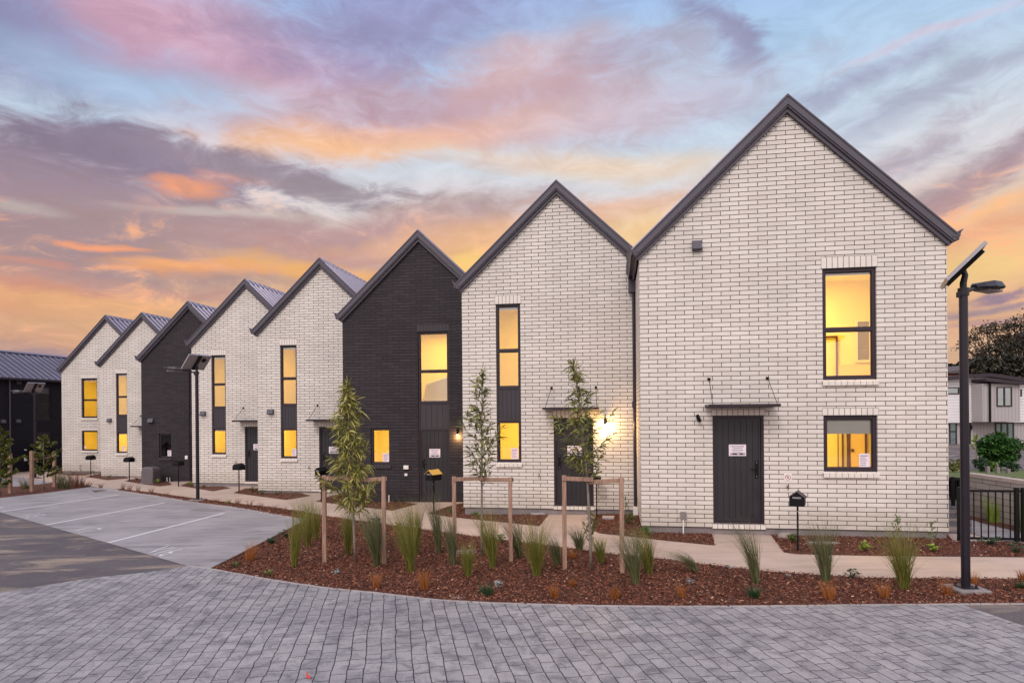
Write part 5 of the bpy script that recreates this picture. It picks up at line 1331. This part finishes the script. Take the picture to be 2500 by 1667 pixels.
shrub(1162, 1261, 26, 14, 'leaf_shrub', 'green shrub against the concrete base behind the middle sapling', 100, group=SH); shrub(1222, 1323, 26, 20, 'leaf_shrub', 'green shrub at the path edge inside the middle stake frame', 110, group=SH)
shrub(917, 1284, 32, 24, 'leaf_shrubdark', 'dark shrub at the path edge behind the left stake frame', 120, group=SH); shrub(978, 1292, 40, 22, 'leaf_shrubdark', 'dark shrub behind the biggest grass clump at the path edge', 120, group=SH)
shrub(1099, 1252, 18, 14, 'leaf_shrub', 'small green shrub in the bed right of the near black house door', 70, group=SH)
shrub(618, 1201, 26, 15, 'leaf_kow', 'left shrub of three below the white house beside the near black house', 110, group=SH); shrub(638, 1207, 22, 15, 'leaf_kow', 'middle shrub of three below the white house beside the near black house', 100, group=SH)
shrub(676, 1208, 28, 13, 'leaf_kow', 'right shrub of three below the white house beside the near black house', 110, group=SH)
shrub(467, 1186, 26, 12, 'leaf_lime', 'pale green shrub just left of the middle street lamp pole', 110, group=SH); shrub(499, 1190, 18, 8, 'leaf_kow', 'small shrub just right of the middle street lamp pole', 70, group=SH)
shrub(383, 1180, 32, 11, 'leaf_lime', 'bright low shrub right of the grey cabinet', 120, group=SH); shrub(334, 1171, 14, 8, 'leaf_kow', 'small shrub left of the grey cabinet', 60, group=SH)
shrub(266, 1166, 20, 8, 'leaf_kow', 'small shrub at the narrow white house', 70, group=SH); shrub(231, 1159, 26, 12, 'leaf_lime', 'pale shrub by the farthest letterbox', 90, group=SH); shrub(176, 1157, 26, 9, 'leaf_kow', 'low shrub at the foot of the farthest house', 70, group=SH)
# taller wispy plants
def sprig(px, py, pyt, w, mat, label, seed, nb=9, per=9, leaf=(.05, .018), name='upright_shrub'):
    p, H, tp_ = at_tree(px, py, px, pyt)
    sapling(name, p, H, tp_, .15, nb, per, w * p.y / FP, leaf, M[mat], label, 'shrub', seed, up=1.4, trunk_r=.009, group='upright young shrubs', tops=6, shape=lambda q: 1 - .6 * q)
sprig(1442, 1342, 1250, 42, 'leaf_kow', 'bushy upright shrub right behind the trunk of the right sapling', 3, 26, 14, (.06, .02))
sprig(2190, 1334, 1262, 26, 'leaf_shrub', 'wispy upright shrub against the largest house behind the widest grass clump', 4, 12, 12); sprig(2275, 1338, 1276, 22, 'leaf_shrub', 'wispy upright shrub near the right corner of the largest house', 6, 9, 9)
sprig(1527, 1262, 1214, 14, 'leaf_shrub', 'thin upright shrub left of the downpipe', 7, 8, 8); sprig(197, 1157, 1136, 10, 'leaf_kow', 'small upright shrub left of the farthest letterbox', 9, 10, 9)

# left group: staked trees in the far-left bed
def rtree(px, pyb, pyt, w, mat, label, seed, nb=16, per=60, cat='tree', name='small_tree', c0=.22, leaf=(.10, .065), z=None, tr=.03):
    p = G(px, pyb); k = p.y / FP; H = (pyb - pyt) * k
    sapling(name, p, H, (0, 0), c0, nb, per, w * k, leaf, M[mat], label, cat, seed, up=.28, trunk_r=tr, group='small trees in the far left bed', droop=.1, tops=24, jitter=1.4, shape=lambda q: (1 - q) ** .6)
rtree(107, 1195, 1062, 44, 'leaf_kow', 'small staked tree with tiered olive branches, before the long black house', 12, 22, 110)
rtree(0, 1210, 1040, 44, 'leaf_kow', 'bushy small tree cut by the left edge of the picture', 14, 34, 150, c0=.15)
def simple_frame(pl, pr, hl, hr, rail_y, label):
    a, b = G(*pl), G(*pr); e = empty('stake_frame', a); tag(e, label, 'tree stakes', 'timber frames of the far left bed')
    for q, h_ in ((a, hl), (b, hr)):
        o = q - a; MB().box(o.x - .05, o.x + .05, o.y - .05, o.y + .05, o.z - .1, o.z + h_ * q.y / FP).build('post', M['timber'], e)
    o = b - a; z = (pl[1] - rail_y) * a.y / FP; d = Vector((o.x, o.y, o.z)); L = d.length; x_ = d.normalized(); y_ = Vector((0, 0, 1)).cross(x_); z_ = x_.cross(y_)
    Mx = Matrix((x_, y_, z_)).transposed().to_4x4(); Mx.translation = Vector((0, 0, z)); MB().box(0, L, -.075, -.051, -.04, .04, Mx).build('rail', M['timber'], e)
simple_frame((78, 1200), (133, 1188), 99, 86, 1121, 'timber stake frame round the tiered olive tree before the long black house')
simple_frame((25, 1204), (-60, 1216), 97, 100, 1120, 'timber stake frame cut by the left edge of the picture')
for i, (x, y, t_, lb) in enumerate([(62, 1194, 1168, 'left of the tiered tree'), (10, 1190, 1160, 'at the left edge of the picture'), (150, 1192, 1150, 'right of the tiered tree\'s stakes'), (163, 1192, 1162, 'second to the right of the tiered tree\'s stakes'), (182, 1191, 1155, 'reddish, in the middle of the right end of the far left bed'), (196, 1190, 1164, 'near the right tip of the far left bed'), (212, 1188, 1176, 'smallest, at the very tip of the far left bed')]):
    grass(x, y, x - 4, t_, 'thin grass clump ' + lb, 'grass_brown' if i > 3 else 'grass_blue', n=120, spread=.32, root=.12, width=.012, group='thin grasses in the far left bed')
grass(246, 1191, 247, 1176, 'tuft where the strip meets the far left bed', 'grass_brown', n=50, spread=.25, width=.01, name='brown_tuft', group='brown tufts along the parking bays'); 

# beyond the gates
grass(2424, 1276, 2422, 1222, 'yellow-green grass clump against the low wall beyond the near gates', 'leaf_lime', n=260, spread=.16, root=.1, group='yellow grass by the low wall')
grass(2500, 1300, 2500, 1228, 'yellow-green grass clump by the low wall at the right edge', 'leaf_lime', n=260, spread=.14, root=.1, group='yellow grass by the low wall')
shrub(2380, 1258, 22, 24, 'leaf_kow', 'thin brownish shrub by the low wall right of the lamp pole', 60, group=SH)

def ball_tree(name, c, base_z, rx, rz, n, leaf, mat, label, seed, tr=.05, trunk='bark', clumps=26, cat='tree', group=None):
    r = random.Random(seed); e = empty(name, (c.x, c.y, base_z)); tag(e, label, cat, group); cz = c.z - base_z
    tm = MB(); tm.tube([(0, 0, -.1), (0, 0, cz * .6), (rx * .05, 0, cz)], [tr, tr * .8, tr * .4], 8); cm = MB()
    for i in range(clumps):
        v = Vector((r.gauss(0, 1), r.gauss(0, 1), r.gauss(0, 1))).normalized(); k = r.uniform(.45, .82)
        cc_ = Vector((v.x * rx * k, v.y * rx * k, cz + v.z * rz * k)); tm.tube([(0, 0, cz * .7), cc_], [tr * .3, tr * .1], 4, cap=False)
        cr = Vector((rx, rx, rz)) * r.uniform(.22, .38)
        for j in range(n // clumps):
            w = Vector((r.gauss(0, 1), r.gauss(0, 1), r.gauss(0, 1))).normalized() * r.uniform(.6, 1.05)
            pp = cc_ + Vector((w.x * cr.x, w.y * cr.y, w.z * cr.z)); d = (w + Vector((r.uniform(-.6, .6), r.uniform(-.6, .6), r.uniform(-.3, .5)))); leafshape(cm, pp, d, leaf[0] * r.uniform(.6, 1.3), leaf[1] * r.uniform(.7, 1.3), .3, r)
    tm.build('trunk', M[trunk], e); cm.build('crown', M[mat], e); return e
YR = 24.0
ball_tree('round_tree', at(2442, 1094, YR), lz(YR), 45 * YR / FP, 42 * YR / FP, 9000, (.10, .06), 'leaf_green', 'round dense green garden tree on the lawn beyond the low wall', 21, tr=.05, clumps=40)
for i, (x, y0, y1, yy) in enumerate([(2411, 1160, 1138, 20), (2435, 1163, 1140, 20), (2461, 1164, 1144, 20)]):
    b = at(x, y0, yy); tt = at(x, y1, yy); o = MB().box(-.045, .045, -.045, .045, lz(yy) - .1 - b.z, tt.z - b.z).build('garden_stake', M['paling']); o.location = b
    tag(o, ('left', 'middle', 'right')[i] + ' one of three short grey stakes under the round green tree', 'stake', 'short stakes under the round tree')
pp = at(2384, 1147, 26)
sapling('slim_tree', Vector((pp.x, pp.y, lz(26))), (1147 - 1064) * 26 / FP, (0, 0), .5, 12, 9, .28, (.13, .07), M['leaf_lime'], 'thin sapling with a few yellow leaves on a pale pole, left of the round tree', seed=33, trunk_r=.035, group=None)
hedge_r = random.Random(9)
for i, (x, y, w, h, mt, lb) in enumerate([(2330, 1150, 44, 34, 'leaf_kow', 'yellowish low hedge plants between the brick corner and the lamp pole, on the lawn'), (2395, 1152, 40, 40, 'leaf_shrubdark', 'dark low bush between the thin sapling and the round tree'), (2424, 1155, 30, 30, 'leaf_shrub', 'low bush at the left foot of the round tree'), (2470, 1160, 30, 36, 'leaf_shrubdark', 'white-flecked bush at the right foot of the round tree')]):
    c = at(x, y - h / 2, 22); ball_tree('bush', c, lz(22), w * 22 / FP / 2, h * 22 / FP / 2, 700, (.07, .045), mt, lb, 50 + i, tr=.015, clumps=12, cat='bush')

# big spreading tree and others far right
def big_tree(name, base, H, R_, label, seed, dens=5200, leaf=(.30, .18), zlow=.45):
    r = random.Random(seed); e = empty(name, base); tag(e, label, 'tree'); tm = MB(); cm = MB(); tips = []
    def grow(p, d, L, rad, lv):
        q = p + d * L; mid_ = p.lerp(q, .5) + Vector((r.uniform(-1, 1), r.uniform(-1, 1), 0)) * L * .05
        tm.tube([p, mid_, q], [rad, rad * .85, rad * .68], 6 if lv < 2 else 4, cap=False)
        if lv >= 5: tips.append(q); return
        n_ = 5 if lv == 0 else (3 if lv < 4 else 2)
        for i in range(n_):
            a = 6.283 * (i + r.uniform(-.3, .3)) / n_; o = Vector((math.cos(a), math.sin(a), 0)); sp = .75 if lv == 0 else .5
            nd = (d + o * sp * r.uniform(.6, 1.3) + Vector((0, 0, .10))).normalized(); grow(q, nd, L * r.uniform(.66, .84), rad * .58, lv + 1)
    grow(Vector((0, 0, -.3)), Vector((0, 0, 1)), H * .20, R_ * .075, 0)
    # fit the branch tips to the wanted dome
    mx_ = max(math.hypot(t_.x, t_.y) for t_ in tips); mz = max(t_.z for t_ in tips); fx, fz = R_ * .93 / mx_, H * .95 / mz
    tm.v = [(x * fx, y * fx, z * fz) for x, y, z in tm.v]; tips = [Vector((t_.x * fx, t_.y * fx, t_.z * fz)) for t_ in tips]
    per = max(4, dens // len(tips))
    for t_ in tips:
        cr = R_ * r.uniform(.055, .10)
        for j in range(per):
            w = Vector((r.gauss(0, 1), r.gauss(0, 1), r.gauss(0, .45))) * cr * .6
            leafshape(cm, t_ + w, Vector((r.uniform(-1, 1), r.uniform(-1, 1), r.uniform(-.2, 1))), leaf[0] * r.uniform(.6, 1.3), leaf[1] * r.uniform(.7, 1.3), .2, r)
    tm.build('trunk', M['bark_dark'], e); cm.build('crown', M['leaf_dark'], e); return e
YB = 62.0
tb = at(2500, 1000, YB); big_tree('spreading_tree', Vector((tb.x, YB, -3)), 15.6, 6.8, 'large spreading dark tree with bare limbs showing under its canopy, above the grey house', 40, dens=9500, leaf=(.22, .13))
for i, (x, y, yy, rx, rz, lb) in enumerate([(2400, 905, 56, 48, 34, 'dark bushy tree behind the left part of the grey house roof'), (2470, 900, 57, 70, 38, 'dark dense tree below the big spreading canopy'), (2570, 890, 55, 60, 45, 'dark tree cut by the right edge of the picture'), (2325, 902, 80, 34, 15, 'distant low tree between the brick corner and the lamp pole'), (2362, 900, 80, 26, 22, 'distant low tree just right of the lamp pole')]):
    c = at(x, y, yy); ball_tree('evergreen_tree', c, -3, rx * yy / FP, rz * yy / FP, 3000, (.32, .2), 'leaf_dark', lb, 70 + i, tr=.25, trunk='bark_dark', clumps=26)
